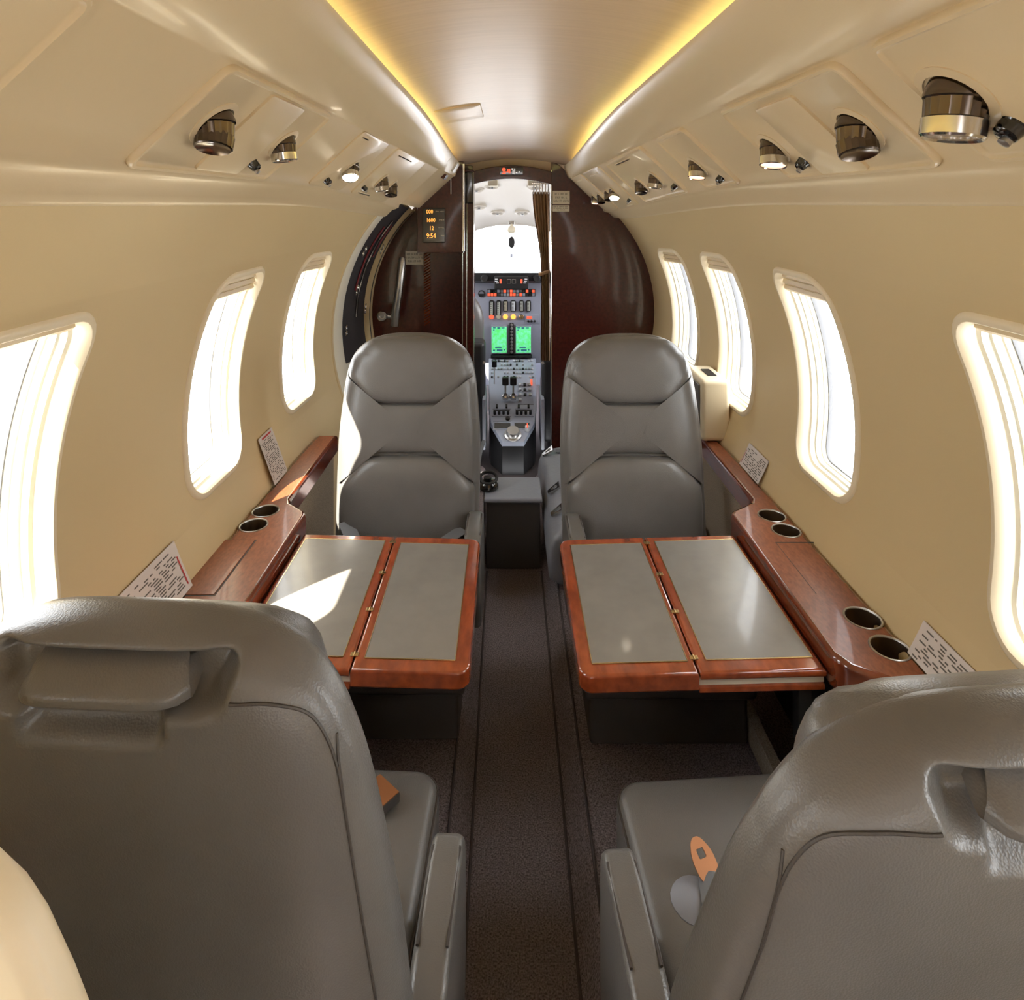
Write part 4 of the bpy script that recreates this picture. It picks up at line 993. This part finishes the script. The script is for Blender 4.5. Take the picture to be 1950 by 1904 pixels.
# centre pedestal
pd = thing('centre_pedestal', (.03, 4.1, -.02), 'daylit grey cockpit centre pedestal with thrust levers and knobs', 'pedestal')
A0, A1 = Vector((.03, 4.47, .478)), Vector((.03, 3.74, .170))
dirv = (A1 - A0); Lp = dirv.length; dirv.normalize(); nrm = Vector((1, 0, 0)).cross(dirv).normalized()
if nrm.z < 0: nrm = -nrm
def hwp(s): return lerp(.158, .128, s)
def Q(u, s, d=0): return A0 + dirv * (Lp * s) + Vector((u, 0, 0)) + nrm * d
def slab(u0, u1, s0, s1, d0, d1, name, m_, par=None):
    lo = [Q(u0, s0, d0), Q(u1, s0, d0), Q(u1, s1, d0), Q(u0, s1, d0)]; hi = [Q(u0, s0, d1), Q(u1, s0, d1), Q(u1, s1, d1), Q(u0, s1, d1)]
    return MB().rings([lo, hi], True, True, True).build(name, m_, par or pd, smooth=False)
ol = [(-.158, 0), (.158, 0), (.145, .62), (.130, .80), (.062, 1.0), (-.062, 1.0), (-.130, .80), (-.145, .62)]
m = MB(); m.rings([[Vector((Q(u, s)[0], Q(u, s)[1], -.02)) for u, s in ol], [Q(u, s, -.03) for u, s in ol]], True, True, True).build('pedestal_body', 'black', pd, smooth=False)
m = MB(); m.rings([[Q(u, s, -.034) for u, s in ol], [Q(u * 1.03, s, -.03) for u, s in ol], [Q(u * 1.03, s, -.002) for u, s in ol], [Q(u, s, .003) for u, s in ol]], True, True, True).build('pedestal_top', 'pedestal', pd, smooth=False)
rnd = random.Random(5)
for r in range(5):
    s = .045 + r * .055
    for k in range(14):
        u = -.135 + k * .0208; q = rnd.random()
        if q < .18: continue
        MB().lathe([(.0065, 0), (.0065, .012), (.004, .014)], Q(u, s, .002), nrm, 8).build('panel_knob', 'knobwhite' if q < .62 else 'black' if q < .85 else 'steel', pd)
lv = []
for u in (-.045, .005):
    l = MB().box(-.006, .006, -.012, .012, -.02, .09, .002, M=Matrix.Translation(Q(u, .50, 0))).build('thrust_lever', 'steel', pd)
    MB().box(-.021, .021, -.022, .022, .075, .125, .008, 3, M=Matrix.Translation(Q(u, .50, 0))).build('lever_grip', 'black', l)
    MB().lathe([(.02, 0), (.022, .02), (.012, .03)], Q(u, .55, .02), nrm, 14).build('lever_base', 'chrome', l)
l = MB().box(-.004, .004, -.006, .006, 0, .12, .001, M=Matrix.Translation(Q(-.118, .34, 0))).build('flap_lever', 'knobwhite', pd)
MB().box(-.016, .016, -.014, .014, .11, .15, .004, M=Matrix.Translation(Q(-.118, .34, 0))).build('lever_grip', 'black', l)
slab(.035, .13, .34, .60, .0, .006, 'fuel_panel', 'cockpitgrey')
for k in range(10):
    u, s = .048 + (k % 3) * .032, .37 + (k // 3) * .062
    MB().lathe([(.010, 0), (.010, .012), (.006, .014)], Q(u, s, .006), nrm, 10).build('panel_knob', ('knobwhite', 'black', 'steel')[k % 3], pd)
slab(.118, .130, .33, .37, .006, .03, 'red_guard', 'glow_red')  # guard is no lamp; its glow is put into the material
for c in (-.068, .068):
    hd_ = slab(c - .055, c + .055, .615, .655, .0, .008, 'radio_head', 'pedestal')
    for q in (-.03, .03): slab(c + q - .006, c + q + .006, .618, .65, .008, .02, 'head_latch', 'black', hd_)
    hd_ = slab(c - .058, c + .058, .665, .735, .0, .008, 'radio_head', 'pedestal')
    slab(c - .05, c + .05, .670, .678, .008, .011, 'head_slot', 'black', hd_)
    for q in (-.042, -.015, .012, .04): MB().lathe([(.0085, 0), (.0085, .022), (.006, .024)], Q(c + q, .713, .008), nrm, 10).build('head_knob', 'black', hd_)
slab(-.118, -.012, .745, .79, 0, .006, 'cabin_controller', 'pedestal'); MB().lathe([(.014, 0), (.013, .014), (.009, .016)], Q(-.03, .768, .006), nrm, 14).build('controller_knob', 'black', pd)
for c, w2 in ((-.062, .048), (.055, .045)): 
    f_ = slab(c - w2 - .008, c + w2 + .008, .795, .875, 0, .004, 'display_frame', 'pedestal'); slab(c - w2, c + w2, .808, .862, .004, .006, 'display_glass', 'blackgloss', f_)
tr = MB().lathe([(.052, 0), (.050, .014), (.040, .018), (.038, .040), (.034, .046), (.004, .047)], Q(0, .935, 0), (nrm + Vector((0, -.2, .2))).normalized(), 32).build('trim_wheel_knob', 'steel', pd)
MB().lathe([(.014, 0), (.014, .03), (.010, .032)], Q(.085, .885, .004), nrm, 14).build('panel_knob', 'knobwhite', pd); slab(.082, .088, .86, .90, .034, .040, 'red_marker', 'glow_red')  # marker glows by its material alone, not a lamp

# pilot seats
for s, cx, mt, lb in ((-1, -.412, 'leather', 'pilot seat back in dark grey leather behind the doorway post'), (1, .478, 'sheepskin', 'pilot seat back with pale sheepskin cover behind the curtain')):
    o = thing('pilot_seat', (cx, 4.0, -.02), lb, 'seat')
    rs = []
    for k in range(24):
        q = k / 23; z = lerp(.62, 1.03, q); a = .262 * (1 - max(0, (q - .35) / .65) ** 2.6) ** .5 + .0; d = .075 * (1 - max(0, (q - .6) / .4) ** 2.4) ** .45
        a = max(a, .01); d = max(d, .005)
        rs.append([(cx + a * math.copysign(abs(math.cos(t)) ** .6, math.cos(t)), 4.06 + .06 * q + d * math.copysign(abs(math.sin(t)) ** .6, math.sin(t)), z) for t in [2 * PI * i / 40 for i in range(40)]])
    MB().rings(rs, True, True, True).build('seat_back', mt, o, ang=70)
    MB().box(cx - .275, cx + .275, 3.86, 4.02, .12, .72, .03, 4).build('back_shell', 'black', o)
    MB().box(cx - .26, cx + .26, 3.95, 4.38, .28, .42, .04, 3).build('seat_cushion', mt, o)
    MB().box(cx - .22, cx + .22, 3.92, 4.3, -.02, .28, .01).build('seat_base', 'black', o)
    xi = cx - s * .282
    MB().lathe([(.008, 0), (.010, .006), (.004, .009)], (cx - s * .27, 3.86, .60), (0, -1, 0), 10).build('bolt', 'steel', o)
    MB().box(min(xi, xi + s * .02), max(xi, xi + s * .02), 3.80, 4.1, .10, .40, .005).build('side_rail', 'leather_blue_daylit', o)
